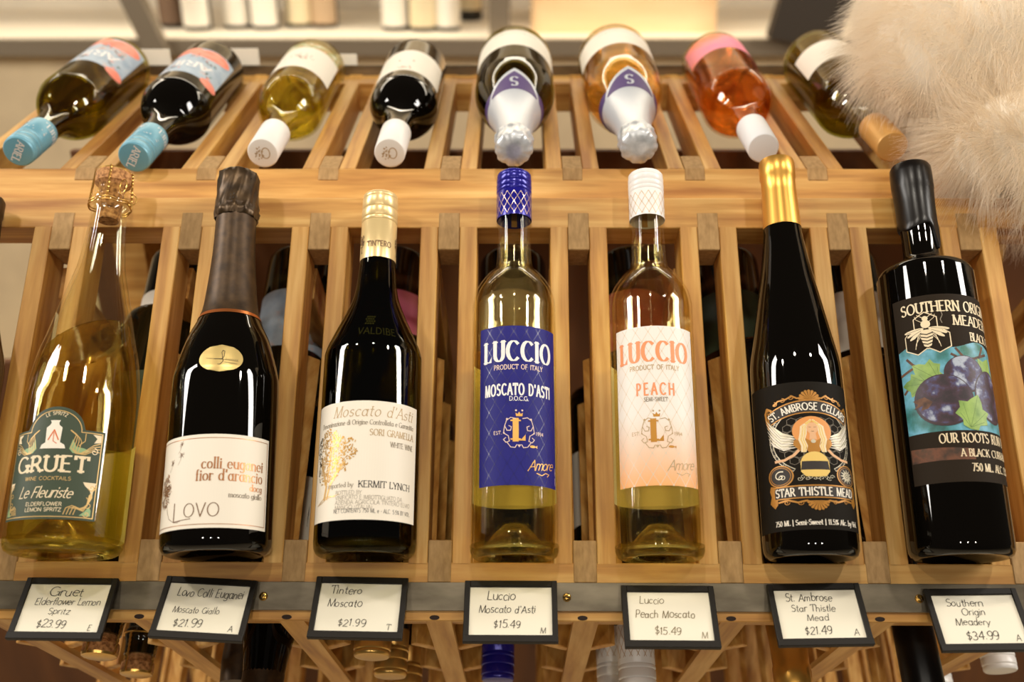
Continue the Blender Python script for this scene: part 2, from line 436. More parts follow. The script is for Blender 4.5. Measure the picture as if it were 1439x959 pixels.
def screwcap(root, r, z0, z1, m, name='screw_cap', rings=True):
    p = [(r + .5, z0), (r + .55, z0 + 1)]
    h = z1 - z0
    if rings:
        b = z0 + h * .55
        p += [(r + .5, b), (r - .1, b + 1), (r + .7, b + 2.2), (r + .7, b + 4), (r - .1, b + 5), (r + .7, b + 6.2), (r + .7, b + h * .2), (r - .3, b + h * .2 + 1), (r + .6, b + h * .2 + 2.2)]
        p += [(r + .6, z1 - 6), (r - .2, z1 - 5), (r + .3, z1 - 4)]
    p += [(r + .2, z1 - 1.6), (r - .8, z1 - .3), (r - 2.2, z1), (0, z1)]
    return MB().lathe(p, m, 48).build(name, root, True)
def stand_mw(x, r, lean=0., t0=.0005, op=33.5):
    """a bottle of radius r (mm) leaning in a slot of the display row"""
    h = math.sqrt(r * r - op * op) * .001
    o = O + XX * x + N * (h + .0004) + U * t0; ax = (U + XX * lean).normalized(); Xv = (XX - ax * XX.dot(ax)).normalized(); Yv = ax.cross(Xv)
    return frame(o, Xv, Yv, ax)
def lie_mw(x, r, s, L, op=33.5, turn=0.):
    """a bottle lying in a slot of the upper row, cap end s metres behind the rail, neck to the viewer"""
    h = math.sqrt(r * r - op * op) * .001 + .0004
    o = OU + XX * x + SN * h + SU * (s + L * .001)
    return frame(o, -XX, -SN, -SU) @ Matrix.Rotation(R_(turn), 4, 'Z')

# ------------------------------------------------------------------ setting
def struct(mb, name):
    o = mb.build(name); o['kind'] = 'structure'; return o
struct(MB().box(-5, 5, -2.5, 3.3, -.06, 0, noisy('floor_tile', [(.35, (196, 178, 148)), (.65, (212, 196, 168))], 6, .55), bev=0), 'floor')
struct(MB().box(-5, 5, 3.22, 3.3, 0, 3.4, noisy('wall_paint', [(.4, (214, 196, 164)), (.6, (224, 208, 178))], 12, .8), bev=0), 'wall_back')

# ------------------------------------------------------------------ wine rack
RK = thing('wine_rack', 'oak slatted wine rack with a leaning display row and a lying row above', 'wine rack', Matrix.Translation((0, .9, 0)))
RI = RK.matrix_world.inverted()
def part(mb, name, label=None):
    mb.v = [RI @ Vector(v) for v in mb.v]
    return mb.build(name, RK, label=label)
XL, XR = X0 - 3.78 * S, X0 + 5.7 * S
XLu = X1 - 4 * S + .0105
sw, gap = .0165, .0205
for k in range(-3, 6):
    c = X0 + S * k
    for sg in (-1, 1):
        a = c + sg * (gap / 2 + sw / 2)
        part(MB().box(a - sw / 2, a + sw / 2, -.002, .3125, -.036, 0, wood_s, FF), 'display_slat')
        if sg < 0: part(MB().box(a - sw / 2, a + sw / 2, -.004, -.002 + .50, -.036, 0, wood_l, frame(O + U * .29 + N * -.052 + XX * 0, XX, LD, -LN)), 'brace_slat')
    part(MB().box(c - gap / 2 + .0003, c + gap / 2 - .0003, .288, .3265, -.036, .0006, wood_b, FF), 'spacer_block')
    part(MB().box(c - gap / 2 + .0003, c + gap / 2 - .0003, -.0165, .0185, -.036, .0006, wood_b, FF), 'spacer_block')
    c = X1 + S * k
    for sg in (-1, 1):
        a = c + sg * (gap / 2 + sw / 2)
        part(MB().box(a - sw / 2, a + sw / 2, .0006, .325, -.036, 0, wood_u, UF), 'cradle_slat')
    bl = MB().box(c - gap / 2 + .0003, c + gap / 2 - .0003, .0, .034, -.03, .0006, wood_b, UF)
    bl.box(c - gap / 2 + .0003, c + gap / 2 - .0003, -.0135, .0006, -.012, .001, wood_b, frame(OU, XX, U, N)); part(bl, 'spacer_block')
part(MB().box(XLu - sw, XLu, .0006, .325, -.036, 0, wood_u, UF), 'cradle_slat')
part(MB().box(XL, XR, .3107, .3425, -.036, 0, wood_x, FF), 'top_rail')
part(MB().box(XL, XR, -.0475, 0, -.036, 0, wood_x, FF), 'bottom_rail')
part(MB().box(XL, XR, -.040, 0, -.036, 0, wood_x, frame(OU, XX, U, N)), 'cradle_rail')
part(MB().box(XL, XR, .2875, .322, -.037, -.0005, wood_x, UF), 'rear_rail')
steel = noisy('galvanised_steel', [(.3, (104, 95, 80)), (.7, (148, 137, 117))], 60, .42, 6, metal=.85, stretch=(3, 1, 1), bump=.1)
part(MB().box(XL, XR, -.0395, -.0165, 0, .0022, steel, FF, .0003), 'steel_strip', 'grey galvanised steel strip')
part(MB().box(XL, XR, .323, .325, -.03, .012, steel, UF, .0003), 'steel_strip', 'grey steel strip along the rear rail')
brass = mat('brass', (205, 160, 80), .25, 1.)
dark = mat('screw_hole', (40, 22, 10), .8)
def onface(px, py, off=0.):
    """point of the display row's plane that a sight line through a spot of the photograph meets"""
    r = cam.matrix_world.to_3x3() @ Vector(((px - 719.5) / 1400, (479.5 - py) / 1400, -1)); c = Vector((0, 0, CZ))
    q = O + N * off; return c + r * ((q - c).dot(N) / r.dot(N))
for k in (-1.19, .87, 3.25):
    p = Vector((X0 + S * k, 0, 0)); F = FF @ Matrix.Translation((p.x, -.0285, .0022))
    m = MB().lathe([(3.6, 0), (3.6, .5), (3.0, 1.3), (1.6, 1.8), (0, 1.9)], brass, 20, F)
    m.box(-.0004, .0004, -.0026, .0026, .0014, .0020, dark, F @ Matrix.Rotation(.6 + k, 4, 'Z'), 0); part(m, 'screw', 'brass screw')
for k in range(-3, 5):
    F = FF @ Matrix.Translation((X0 + S * k - .003, -.0448, 0))
    part(MB().lathe([(2.8, .05), (2.8, .15), (1.0, .2), (0, .2)], dark, 14, F @ Matrix.Diagonal((1.5, .7, 1, 1))), 'screw_hole', 'dark countersunk screw hole')
# storage columns under the bottom rail, sloping away, with the cradle ends of each row
A0 = O + U * -.0475 + N * -.004; B0 = O + U * -.0475 + N * -.034
for k in range(-3, 5):
    c = X0 + S * k; w2 = .0105; ln_ = .62
    vs = [XX * (c + sx) + p for p in (A0, B0, B0 + LD * ln_, A0 + LD * ln_) for sx in (-w2, w2)]
    part(MB().add(vs, [[0, 1, 7, 6], [2, 4, 5, 3], [0, 6, 4, 2], [1, 3, 5, 7], [0, 2, 3, 1], [4, 6, 7, 5]], wood_l), 'storage_column')
    for j in range(6):
        for sg in (-1, 1):
            F = frame(A0 + LD * (.022 + j * .1) + XX * (c + sg * w2), XX, Vector((0, math.cos(R_(34)), math.sin(R_(34)))), Vector((0, -math.sin(R_(34)), math.cos(R_(34))))) @ Matrix.Rotation(sg * R_(-42), 4, 'Y')
            x0, x1 = (-.002, .027) if sg > 0 else (-.027, .002)
            part(MB().box(x0, x1, .004, .26, -.0045, .0045, wood_u, F), 'cradle_board')
shade_brown = noisy('rack_shade_brown', [(.3, (86, 50, 22)), (.7, (120, 74, 34))], 20, .7, stretch=(1, 1, 8))
part(MB().box(-.60, 1.2, 1.305, 1.317, .0, CZ - .33, shade_brown).box(-1.2, 1.2, 1.318, 1.33, 0, .97, shade_brown), 'added_shade_board', 'added dark board in place of the shade inside the rack')  # added sheets, coloured dark to stand in for shade behind the slats
for xx in (XL + .012, XR - .012):
    part(MB().box(xx - .02, xx + .02, 1.24, 1.30, 0, CZ - .27, wood_x), 'post')
    part(MB().box(xx - .02, xx + .02, .93, .99, 0, CZ - .98, wood_x), 'post')

# ------------------------------------------------------------------ display row, left to right
GB = 'bottles standing in the display row'
paperw = mat('label_paper', (240, 230, 212), .55)
cream = mat('label_cream', (236, 216, 178), .5)
gold = mat('gold_foil', (214, 170, 92), .28, .85)
pale_gold = mat('pale_gold_print', (206, 170, 106), .4, .3)
blk = mat('black_print', (38, 30, 24), .6)
grey = mat('grey_print', (150, 138, 120), .6)
tan = mat('tan_print', (186, 158, 116), .5, .2)
black_glass = mat('black_glass', (7, 5, 3), .025, 0, 0, .5)
clear = shell('clear_glass', (252, 252, 244))
SEG = 64
base_glass = glass('thick_base_glass', (248, 246, 218), 1.5, 0., .45)

# sparkling wine cocktail with a green label
t = thing('wine_bottle', 'clear sparkling wine bottle of golden drink with bare wired cork and dark green label', 'wine bottle', stand_mw(-.3710, 46, -.0162), GB)
sd = glass_bottle(t, 46, 30, [(46, 120), (45, 138), (41.5, 165), (36, 188), (30.5, 212), (24.5, 236), (20.2, 255), (17.3, 280), (15.8, 300), (15.4, 312), (17.2, 315), (17.4, 322), (15.6, 326), (15, 334)], clear, glass('golden_wine', (249, 239, 186), 1.34, 0., .6), 3.0, (0, -40, 150))
cork = noisy('cork', [(.35, (132, 84, 44)), (.55, (196, 140, 84)), (.75, (216, 168, 112))], 300, .8, 6, bump=.4)
MB().lathe([(0, 301), (9.5, 301), (10, 303), (10.8, 332), (13, 336), (15.6, 338), (16, 347), (15, 350), (0, 350.5)], cork, 40).build('cork', t, True)
m = MB().lathe([(15.4, 348.5), (15.2, 350.3), (12, 352), (0, 352.6)], gold, 40)
def twist(p, q, m, r=.0006):
    p, q = Vector(p) * .001, Vector(q) * .001; d = q - p; a = d.cross(Vector((1, .3, .2))).normalized(); b = d.cross(a).normalized()
    for ph in (0, math.pi):
        m.tube([p + d * i / 30 + (a * math.cos(i * .9 + ph) + b * math.sin(i * .9 + ph)) * .0007 for i in range(31)], r, gold, 5)
for az in (-78, 12, 102, 192):
    a = R_(az); f = lambda r, z: (r * math.sin(a), -r * math.cos(a), z)
    twist(f(16.0, 351), f(17.2, 336), m); twist(f(17.2, 336), f(18.4, 316), m)
for z in (314.5, 317):
    m.tube([(.0186 * math.sin(2 * math.pi * i / 40), -.0186 * math.cos(2 * math.pi * i / 40), z * .001 + .0009 * math.sin(i)) for i in range(41)], .0007, gold, 6)
m.tube([(.0186 + .006 * math.sin(i * .35) ** 2, -.006 + .004 * math.sin(i * .35), .326 - .0012 * i + .003 * math.sin(i * .7)) for i in range(19)], .0006, gold, 5)
m.tube([(.015 + .004 * math.cos(i * .33), -.012 - .002 * math.cos(i * .33), .330 + .007 * math.sin(i * .33)) for i in range(20)], .0006, gold, 5)
m.build('wire_cage', t, True)
green = mat('dark_green_label', (52, 66, 44), .55); mint = mat('mint_print', (140, 172, 122), .5); org = mat('orange_print', (218, 112, 60), .5)
blab = mat('back_label_paper', (226, 214, 170), .7)
Deco(46, 180).paper(-56, 56, 12, 95, blab, .12).build('back_label', t, 'plain back label')
d = Deco(46, 0)
def gtop(u):
    return 94 + (math.sqrt(max(0, 22.5 ** 2 - (u - 1) ** 2)) * .82 if abs(u - 1) < 22.5 else 0)
d.paper(-39, 40, 22, 94, green, .12, gtop)
cr = cream
for off, b in ((1.8, 24.2),):
    d.stroke([(38, 24), (38, 92), (22, 92)], .7, pale_gold); d.stroke([(-20, 92), (-37, 92), (-37, 24), (38, 24)], .7, pale_gold)
d.stroke(arcp(1, 92, 20.6, 17.2, 0, 180, 24), .7, pale_gold)
d.text('LE SPRITZ', 1, 105.6, 2.7, cr, 'sans', bow=17, sp=14)
d.poly([(-9, 78), (11, 78), (10, 81), (6.5, 83), (7, 95), (4.5, 97), (4, 99), (5, 101), (-3, 101), (-2, 99), (-3, 97), (-5.5, 95), (-5, 83), (-8, 81)], paperw, .3)
d.stroke([(-3, 85), (1, 93), (5, 85)], 1.0, org, .4); d.stroke([(1, 91), (1, 84), (4, 82)], .6, org, .4)
for sg in (-1, 1):
    c = lambda x, y: (1 + sg * x, y)
    d.poly([c(13, 78), c(15, 86), c(18, 80), c(24, 79), c(29, 77), c(22, 74.6), c(16, 74.6)], mint, .28)
    for k in range(4):
        d.stroke([c(13 - k * .2, 93), c(17 + k, 90 - k), c(15.5 + 2 * k, 84), c(14 + 2 * k, 79 - k), c(18 + k, 74.5), c(25, 74 + k), c(31, 77.5 + 1.6 * k), c(36, 77 + 2.4 * k)], .6, pale_gold)
    d.stroke([c(24 + .0, 91), c(24, 85), c(20, 81)], .6, pale_gold)
    d.stroke(spiral(1 + sg * 32, 77, 3, 1.2, 90, -sg), .6, cream)
    d.poly([c(36.4, 91), c(36.4, 85), c(31, 84), c(33, 88), c(29.5, 91)], cream, .3)
    c = lambda x, y: (1 + sg * ((15 + (x - 10) * .95) if sg > 0 else (25 + (x - 10) * .55)), y)
    d.poly([c(22, 52), c(33, 52), c(31, 46.5), c(30.5, 41), c(28, 46), c(24, 49)], cream, .3)
    for k in range(4):
        d.stroke([c(10 + 2.5 * k, 26), c(11.5 + 2.5 * k, 31), c(16 + 2 * k, 33 - k), c(22 + k, 31 - k * .6), c(27 + k, 33 + k * 2), c(28 + k, 40 + k * 3), c(31 + k, 46 + k)], .7, pale_gold)
        d.stroke(spiral(1 + sg * (33.5 - k * .6), 48 - 7 * k, 2.6, 1.1, 200, sg), .6, pale_gold)
    d.poly([c(22, 25.5), c(31, 25.5), c(31, 30), c(29, 33), c(26, 29)], mint, .3)
d.text('GRUET', 0, 59.5, 12.5, cr, 'slab', fit=60, sp=16, weight=.82)
d.text('WINE COCKTAILS', 0, 52.6, 2.8, pale_gold, 'sans', sp=14, fit=38)
d.text('Le Fleuriste', -1, 38.8, 8.6, cr, 'script', sp=0, fit=43, weight=.9)
d.text('ELDERFLOWER', 0, 32.4, 2.8, cr, 'sans', sp=8, fit=29); d.text('LEMON SPRITZ', 0, 28, 2.8, cr, 'sans', sp=8, fit=29)
d.build('label', t, 'dark green front label with cream lettering')

# prosecco style bottle with a dandelion label
t = thing('wine_bottle', 'black sparkling wine bottle with brown foil neck and white dandelion label', 'wine bottle', stand_mw(-.2467, 44.5, -.042), GB)
sd = glass_bottle(t, 44.5, 20, [(44.5, 138), (43, 155), (36, 182), (28.5, 200), (23.6, 213), (20.5, 240), (18.2, 270), (17.5, 300), (17.5, 345)], black_glass, opaque=True)
foilb = noisy('brown_foil', [(.3, (50, 36, 22)), (.7, (78, 58, 36))], 120, .42, 4, metal=.55, bump=.15)
copper = mat('copper_band', (206, 120, 62), .3, .8)
p = [(radius_at(sd, 206) + .35, 206)] + [(radius_at(sd, z) + .4, z) for z in range(212, 312, 6)]
MB().lathe(p + [(19.2, 310), (19.4, 314)], foilb, 56).build('foil_sleeve', t, True)
rg = random.Random(3)
cr_ = [rg.uniform(-1, 1) for _ in range(400)]
def crum(a, z):
    return 1 + .035 * math.sin(5 * a + z * .35) * math.sin(z * .3 + 1) + .028 * math.sin(11 * a - z * .2) + .02 * math.sin(17 * a + z * .5)
foilc = noisy('crumpled_foil', [(.3, (44, 32, 20)), (.7, (84, 64, 40))], 80, .35, 4, metal=.6, bump=.3)
m = MB().lathe([(18.6, 303), (19.8, 306), (20.2, 309), (19.4, 312), (19.2, 316), (18.9, 322), (18.6, 328), (18.4, 334), (18.4, 340), (18.3, 345), (17.4, 349), (14, 351.4), (8, 352), (0, 352)], foilc, 72, rf=crum); m.build('foil_cap', t, True)
d = Deco(lambda v: 19.9, 6, 316)
for u, v in ((0, 0), (2.6, 1.2), (-2.6, -.6), (.6, 3.8), (-1, -3.8), (3, -3), (-2.4, 3)): d.ell(u, v, .55, .6, blk, 1.2)
d.build('pinholes', t, 'dark pinholes')
d = Deco(lambda v: radius_at(sd, v), 0, 203); d.paper(-2 * math.pi * radius_at(sd, 203) / 2, 2 * math.pi * radius_at(sd, 203) / 2, 0, 3.4, copper, .45); d.build('neck_band', t, 'copper band')
d = Deco(lambda v: radius_at(sd, v), 9, 156)
for i in range(12):
    v0, v1 = -12.5 + 25 * i / 12, -12.5 + 25 * (i + 1) / 12
    hw = lambda v: 18 * math.sqrt(max(0, 1 - (v / 12.5) ** 2))
    n = 16; vs = []; fs = []
    for j in range(n + 1):
        vs += [d.P(-hw(v0) + 2 * hw(v0) * j / n, v0, .25), d.P(-hw(v1) + 2 * hw(v1) * j / n, v1, .25)]
    for j in range(n): fs.append([2 * j, 2 * j + 2, 2 * j + 3, 2 * j + 1])
    d.mb.add(vs, fs, mat('sticker_gold', (218, 190, 120), .35, .55))
d.stroke([(-5, -1), (1, -1), (2.5, 1), (3, 6), (1.5, 7), (.5, 5), (2, -3), (0, -6), (-2, -6)], .5, blk, .5); [d.stroke([(4 + i * 1.5, -1.8 - .1 * i), (4.6 + i * 1.5, -.4 - .1 * i)], .3, blk, .5) for i in range(7)]
d.stroke([(-12, -.2), (14, -2.6)], .25, blk, .5); d.stroke([(3, -4), (13, -5)], .3, blk, .5)
d.build('sticker', t, 'oval gold sticker')
d = Deco(44.5, 0); d.paper(-56, 56, 16, 91, paperw, .12)
rose = mat('rose_gold_print', (190, 130, 84), .35, .6); brn = mat('brown_print', (120, 84, 50), .5)
for v in (19, 88): d.stroke([(-54, v), (54, v)], .5, rose)
d.stroke([(54, 19), (54, 88)], .5, rose)
d.text('colli euganei', 49, 63, 8.6, rose, 'didone', 'r', sp=9, weight=.6, fit=50); d.text("fior d'arancio", 49, 53.4, 8.6, rose, 'didone', 'r', sp=9, weight=.6, fit=54)
d.text('docg', 49, 46.4, 5, rose, 'didone', 'r', sp=3, weight=.75); d.text('moscato giallo', 49, 40.2, 4.0, grey, 'didone', 'r', sp=3, weight=.8)
d.text('L', -22, 22.4, 14.4, brn, 'thin'); d.text('OVO', -1, 25, 10.6, brn, 'thin', sp=12, weight=1.1); d.stroke([(-24, 22.4), (-9, 23.6)], .5, brn)
rr = random.Random(7)
for i in range(230):
    a = rr.uniform(0, 2 * math.pi); q = math.sqrt(rr.random()); x, y = -39.5 + 7.2 * q * math.cos(a), 47 + 11.5 * q * math.sin(a)
    b = a + rr.uniform(-.5, .5); l = rr.uniform(1.2, 3.4); d.stroke([(x, y), (x + l * math.cos(b), y + l * math.sin(b))], rr.uniform(.22, .5), brn if rr.random() < .6 else rose, .3 + rr.random() * .05)
for i in range(60):
    a = rr.uniform(0, 6.3); q = math.sqrt(rr.random()); d.ell(-38.5 + 3.6 * q * math.cos(a), 48 + 5 * q * math.sin(a), .6, .6, brn, .34, 6)
d.stroke([(-36, 38), (-34, 31), (-31, 25.5), (-25, 22), (-20, 21.4)], .4, brn)
for x, y, c in ((-21.5, 84.5, brn), (-21, 75.5, brn), (-31, 70.5, brn), (-36, 60.5, rose), (-36.5, 47.5, rose), (-44, 56, brn)):
    for i in range(11):
        a = 2 * math.pi * i / 11 + rr.random() * .4; l = rr.uniform(1.4, 3.2); d.stroke([(x, y), (x + l * math.cos(a), y + l * math.sin(a))], .28, c)
    d.stroke([(x, y), (x - 1.5, y - 5), (x - 3.4, y - 7.5)], .22, c)
d.build('label', t, 'white front label with copper lettering')

# olive bottle with a gold tree label
t = thing('wine_bottle', 'dark olive wine bottle with cream screw cap and golden tree on a white label', 'wine bottle', stand_mw(-.1262, 42, -.008), GB)
olive = shell('olive_glass', (168, 160, 92)); 
sd = glass_bottle(t, 42, 24, [(42, 160), (41, 175), (35.5, 189), (27.5, 207), (21.5, 222), (18.6, 234), (17, 250), (16, 262), (14.6, 300), (14.6, 325)], olive, glass('olive_wine', (150, 140, 60), 1.34), 3.0, (0, -14, 262))
capc = mat('cream_cap', (232, 204, 146), .3, .35)
m = screwcap(t, 15.6, 262, 329.5, capc)
d = Deco(lambda v: 16.3, 0, 262)
d.text('TINTERO', 3, 10, 5.2, brn, 'sans', sp=10, fit=22, weight=.85)
for cx in (-16, 24):
    d.stroke([(cx, 5.5), (cx, 12)], .8, blk); d.stroke([(cx - 2, 5), (cx + 2, 5.6)], .4, blk)
    for i in range(50):
        a = rr.uniform(0, 6.3); q = math.sqrt(rr.random()); d.ell(cx + 3.8 * q * math.cos(a), 17 + 6.5 * q * math.sin(a), .75, .6, brn if i % 3 else blk, .34, 6, rr.uniform(0, 3))
d.build('cap_print', t, 'brown lettering and trees')
d = Deco(lambda v: radius_at(sd, v), 0, 178); em = mat('raised_glass', (34, 32, 8), .05)
d.text('VALDIBE', 8, 2, 6.5, em, 'sans', sp=16, off=.25)
for i in range(16):
    d.ell(-3 + (i % 4) * 2.4 + (i // 4 % 2) * 1.2, 13 + (i // 4) * 2.4, 1.1, 1.1, em, .3, 8)
d.build('embossing', t, 'raised glass lettering')
d = Deco(42, 1); d.paper(-53, 53, 24, 121, paperw, .12)
d.text("Moscato d'Asti", 45, 108, 9.0, tan, 'ital', 'r', sp=10, fit=72); d.text('Denominazione di Origine Controllata e Garantita', 47, 101, 4.0, grey, 'serif', 'r', sp=4, fit=88)
d.text('SORI GRAMELLA', 47, 92, 5.2, tan, 'serif', 'r', sp=8, fit=41); d.text('WHITE WINE', 47, 83.5, 4.2, grey, 'serif', 'r', sp=5, fit=24)
d.text('imported by', -6, 50, 3.8, grey, 'serif', 'r', sp=4); d.text('KERMIT LYNCH', 44, 49.6, 5.2, blk, 'serif', 'r', sp=8, fit=46)
for i, s_ in enumerate(('BOTTLED BY', 'VINIFICATO E IMBOTTIGLIATO DA', 'AZIENDA AGRICOLA TINTERO ELVIO', 'MANGO (ITALIA)')): d.text(s_, -21 + (i == 0) * 0, 44 - i * 3.9, 3.2, grey, 'light', 'l', sp=6, fit=[22, 56, 66, 31][i])
d.text('NET CONTENTS 750 ML e - ALC. 5.5% BY VOL.', -22, 29.5, 3.2, blk, 'light', 'l', sp=6, fit=66)
gl1 = mat('gold_leaf', (200, 150, 70), .35, .6); gl2 = mat('gold_leaf_pale', (224, 184, 120), .35, .5); gl3 = mat('gold_leaf_dark', (70, 52, 26), .5, .2)
for pts, w_ in (([(-34, 42), (-32, 52), (-36, 62), (-40, 72)], 2.2), ([(-31, 42), (-28, 52), (-22, 62), (-15, 70)], 2.0), ([(-33, 48), (-30, 66), (-28, 84)], 1.4), ([(-42, 38.5), (-34, 43), (-28, 44), (-22, 43)], .6), ([(-44, 38), (-38, 39), (-30, 42.5), (-18, 44.5)], .5)): d.stroke(pts, w_, gl2)
def tree_r(a):
    return 1 + .12 * math.sin(3 * a + 1) + .08 * math.sin(5 * a)
for i in range(620):
    a = rr.uniform(0, 6.283); q = math.sqrt(rr.random()) * tree_r(a); x, y = -28 + 21.5 * q * math.cos(a), 77 + 22 * q * math.sin(a)
    if y < 62 and x > -18 + (y - 62): continue
    m_ = gl3 if x < -41 else (gl2 if x < -34 or rr.random() < .3 else gl1)
    d.ell(x, y, rr.uniform(.7, 1.4), rr.uniform(.35, .6), m_, .3 + rr.random() * .06, 6, rr.uniform(0, 3.1))
d.build('label', t, 'white front label with gold tree')

# two tall clear bottles with matching labels
lucg = shell('clear_green_glass', (253, 251, 242)); lucw = glass('straw_wine', (254, 250, 226), 1.34, 0., .8)
def lucc(x, lean, label, capm, latm, base, ink, ink2, az, bk, variant):
    t = thing('wine_bottle', label, 'wine bottle', stand_mw(x, 37, lean), GB)
    sd = glass_bottle(t, 37, 26, [(37, 205), (37, 224), (34, 238), (26, 251), (19, 259), (16.4, 266), (15.6, 280), (15.4, 310), (15.4, 350)], lucg, lucw, 2.8, (0, -14, 278))
    screwcap(t, 15.8, 309, 357, capm)
    d = Deco(lambda v: 16.35, 0, 309); rmm = 16.35
    for k in range(-8, 8):
        u = k * math.pi * rmm / 8
        for sg in (1, -1): d.stroke([(u, 2), (u + sg * 12.8, 24)], .5, latm, .15)
        for j in range(2):
            d.ell(u + 6.4, 2 + 11 * j + 0, .7, .7, latm, .2, 8)
    d.build('cap_lattice', t, 'printed diamond lattice on the cap')
    Deco(37, 180).paper(-48, 48, 48, 171, bk, .12).build('back_label', t, 'pale back label')
    d = Deco(37, az); hw = 38; d.paper(-hw, hw, 54.6, 192, base, .12, nv=12)
    lat2 = M_['blue_lattice'] if variant == 0 else M_['peach_lattice']
    p = 10.9
    for k in range(-16, 8):
        for sg in (1, -1):
            pts = []
            u0 = k * p if sg > 0 else -k * p
            for i in range(0, 140):
                u, v = u0 + sg * i * .62, 55 + i * 1.0
                if -hw < u < hw and v < 191.5: pts.append((u, v))
            if len(pts) > 2: d.stroke(pts[::6] + [pts[-1]], .42, lat2, .2)
    for j in range(16):
        for k in range(-3, 4):
            u = k * p + (j % 2) * p / 2
            if abs(u) < hw - 1: d.ell(u, 55 + j * p / 2 / .62, .75, .75, lat2, .22, 8)
    off = -1
    d.text('LUCCIO', off, 160.5, 17.5, ink, 'didone', sp=13, fit=59, weight=.82)
    d.text('PRODUCT OF ITALY', off, 153, 4.0, ink2, 'sans', sp=14, fit=42)
    if variant == 0:
        d.text("MOSCATO D'ASTI", off, 130.5, 9.6, ink, 'bold', sp=12, fit=53, weight=.72); d.text('D.O.C.G.', off, 125.5, 3.6, ink, 'sans', sp=4)
    else:
        d.text('PEACH', off, 131, 10, ink, 'bold', sp=26, fit=28, weight=.7); d.text('SEMI-SWEET', off, 125.3, 3.4, grey, 'sans', sp=10, fit=19)
    em = M_['emblem_gold'] if variant == 0 else M_['emblem_ochre']; fl = ink2 if variant == 0 else tan
    d.text('L', off + .5, 92, 17, em, 'didone', weight=1.2)
    for sg in (-1, 1):
        c = lambda x, y: (off + sg * x, y)
        d.stroke([c(3, 110), c(7, 111), c(10.5, 108.5), c(12, 104), c(10, 100), c(7, 100), c(6.4, 103), c(8.5, 104)], .65, fl)
        d.stroke([c(12, 104), c(13, 98), c(9, 95.5), c(8, 91), c(11, 90), c(13, 92.5), c(11, 94)], .65, fl)
        d.stroke([c(10, 90), c(7, 86), c(3.4, 85.5), c(2, 88)], .65, fl)
        d.ell(*c(10, 109.6), .9, .9, fl); d.ell(*c(2.6, 117), .8, .8, fl); d.ell(*c(12.6, 98), .7, .7, fl)
    d.poly([(off - 2.6, 112), (off + 2.6, 112), (off + 3, 115), (off + 1.2, 113.8), (off, 116), (off - 1.2, 113.8), (off - 3, 115)], em)
    d.poly([(off - 1.6, 88), (off + 1.6, 88), (off, 85.6)], fl); d.ell(off + 11.5, 86.8, 2.6, 1.1, em, .3, 12); d.poly([(off + 14, 86.8), (off + 15.6, 88), (off + 15.6, 85.6)], em)
    d.text('EST.', off - 18, 97, 2.8, fl, 'sans', sp=14); d.text('1994', off + 18, 96.6, 2.8, fl, 'sans', sp=14)
    d.text('Amore', off + 20, 68, 8.4, em if variant == 0 else tan, 'script', sp=-3, rise=.12, weight=.75); d.stroke([(off + 15, 65), (off + 20, 63.6), (off + 24, 66), (off + 28, 65.4), (off + 26, 63.4)], .6, em if variant == 0 else tan)
    for i, ch in enumerate('750ML'):
        pass
    d.stroke([(36.3, 58), (36.3, 64)], .5, ink2); d.stroke([(36.3, 66), (36.3, 72)], .5, ink2)
    d.build('label', t)
    return t
blue = mat('royal_blue_label', (30, 28, 118), .55, 0, 0, .25); mat('blue_lattice', (24, 22, 100), .3); white_i = mat('white_print', (240, 236, 232), .5); pinkw = mat('pale_pink_print', (232, 204, 190), .45)
mat('emblem_gold', (236, 180, 92), .4, .3); mat('emblem_ochre', (190, 132, 42), .4, .3); mat('peach_lattice', (226, 206, 182), .35)
silver_l = mat('silver_lattice', (214, 186, 176), .25, .6)
lucc(-.0040, -.0042, 'tall clear wine bottle with royal blue cap and royal blue label', mat('blue_cap', (34, 30, 140), .22, .25), silver_l, blue, white_i, pinkw, 8, mat('back_label_yellow', (250, 240, 190), .7), 0)
pm = bpy.data.materials.new('peach_fade_label'); pm.use_nodes = True; n = pm.node_tree; p = n.nodes['Principled BSDF']; p.inputs['Roughness'].default_value = .5
tc = n.nodes.new('ShaderNodeTexCoord'); sx = n.nodes.new('ShaderNodeSeparateXYZ'); mr = n.nodes.new('ShaderNodeMapRange'); rp = n.nodes.new('ShaderNodeValToRGB')
mr.inputs['From Min'].default_value = .055; mr.inputs['From Max'].default_value = .115
rp.color_ramp.elements[0].color = srgb(246, 176, 110); rp.color_ramp.elements[1].color = srgb(240, 232, 222)
n.links.new(tc.outputs['Object'], sx.inputs[0]); n.links.new(sx.outputs['Z'], mr.inputs['Value']); n.links.new(mr.outputs[0], rp.inputs['Fac']); n.links.new(rp.outputs[0], p.inputs['Base Color'])
lucc(.1160, .006, 'tall clear wine bottle with white cap and white label fading to peach', mat('white_cap', (238, 234, 230), .3), mat('peach_gold_lattice', (206, 176, 140), .35, .3), pm, mat('peach_ink', (240, 150, 96), .5), tan, -4, mat('back_label_white', (248, 244, 226), .7), 1)

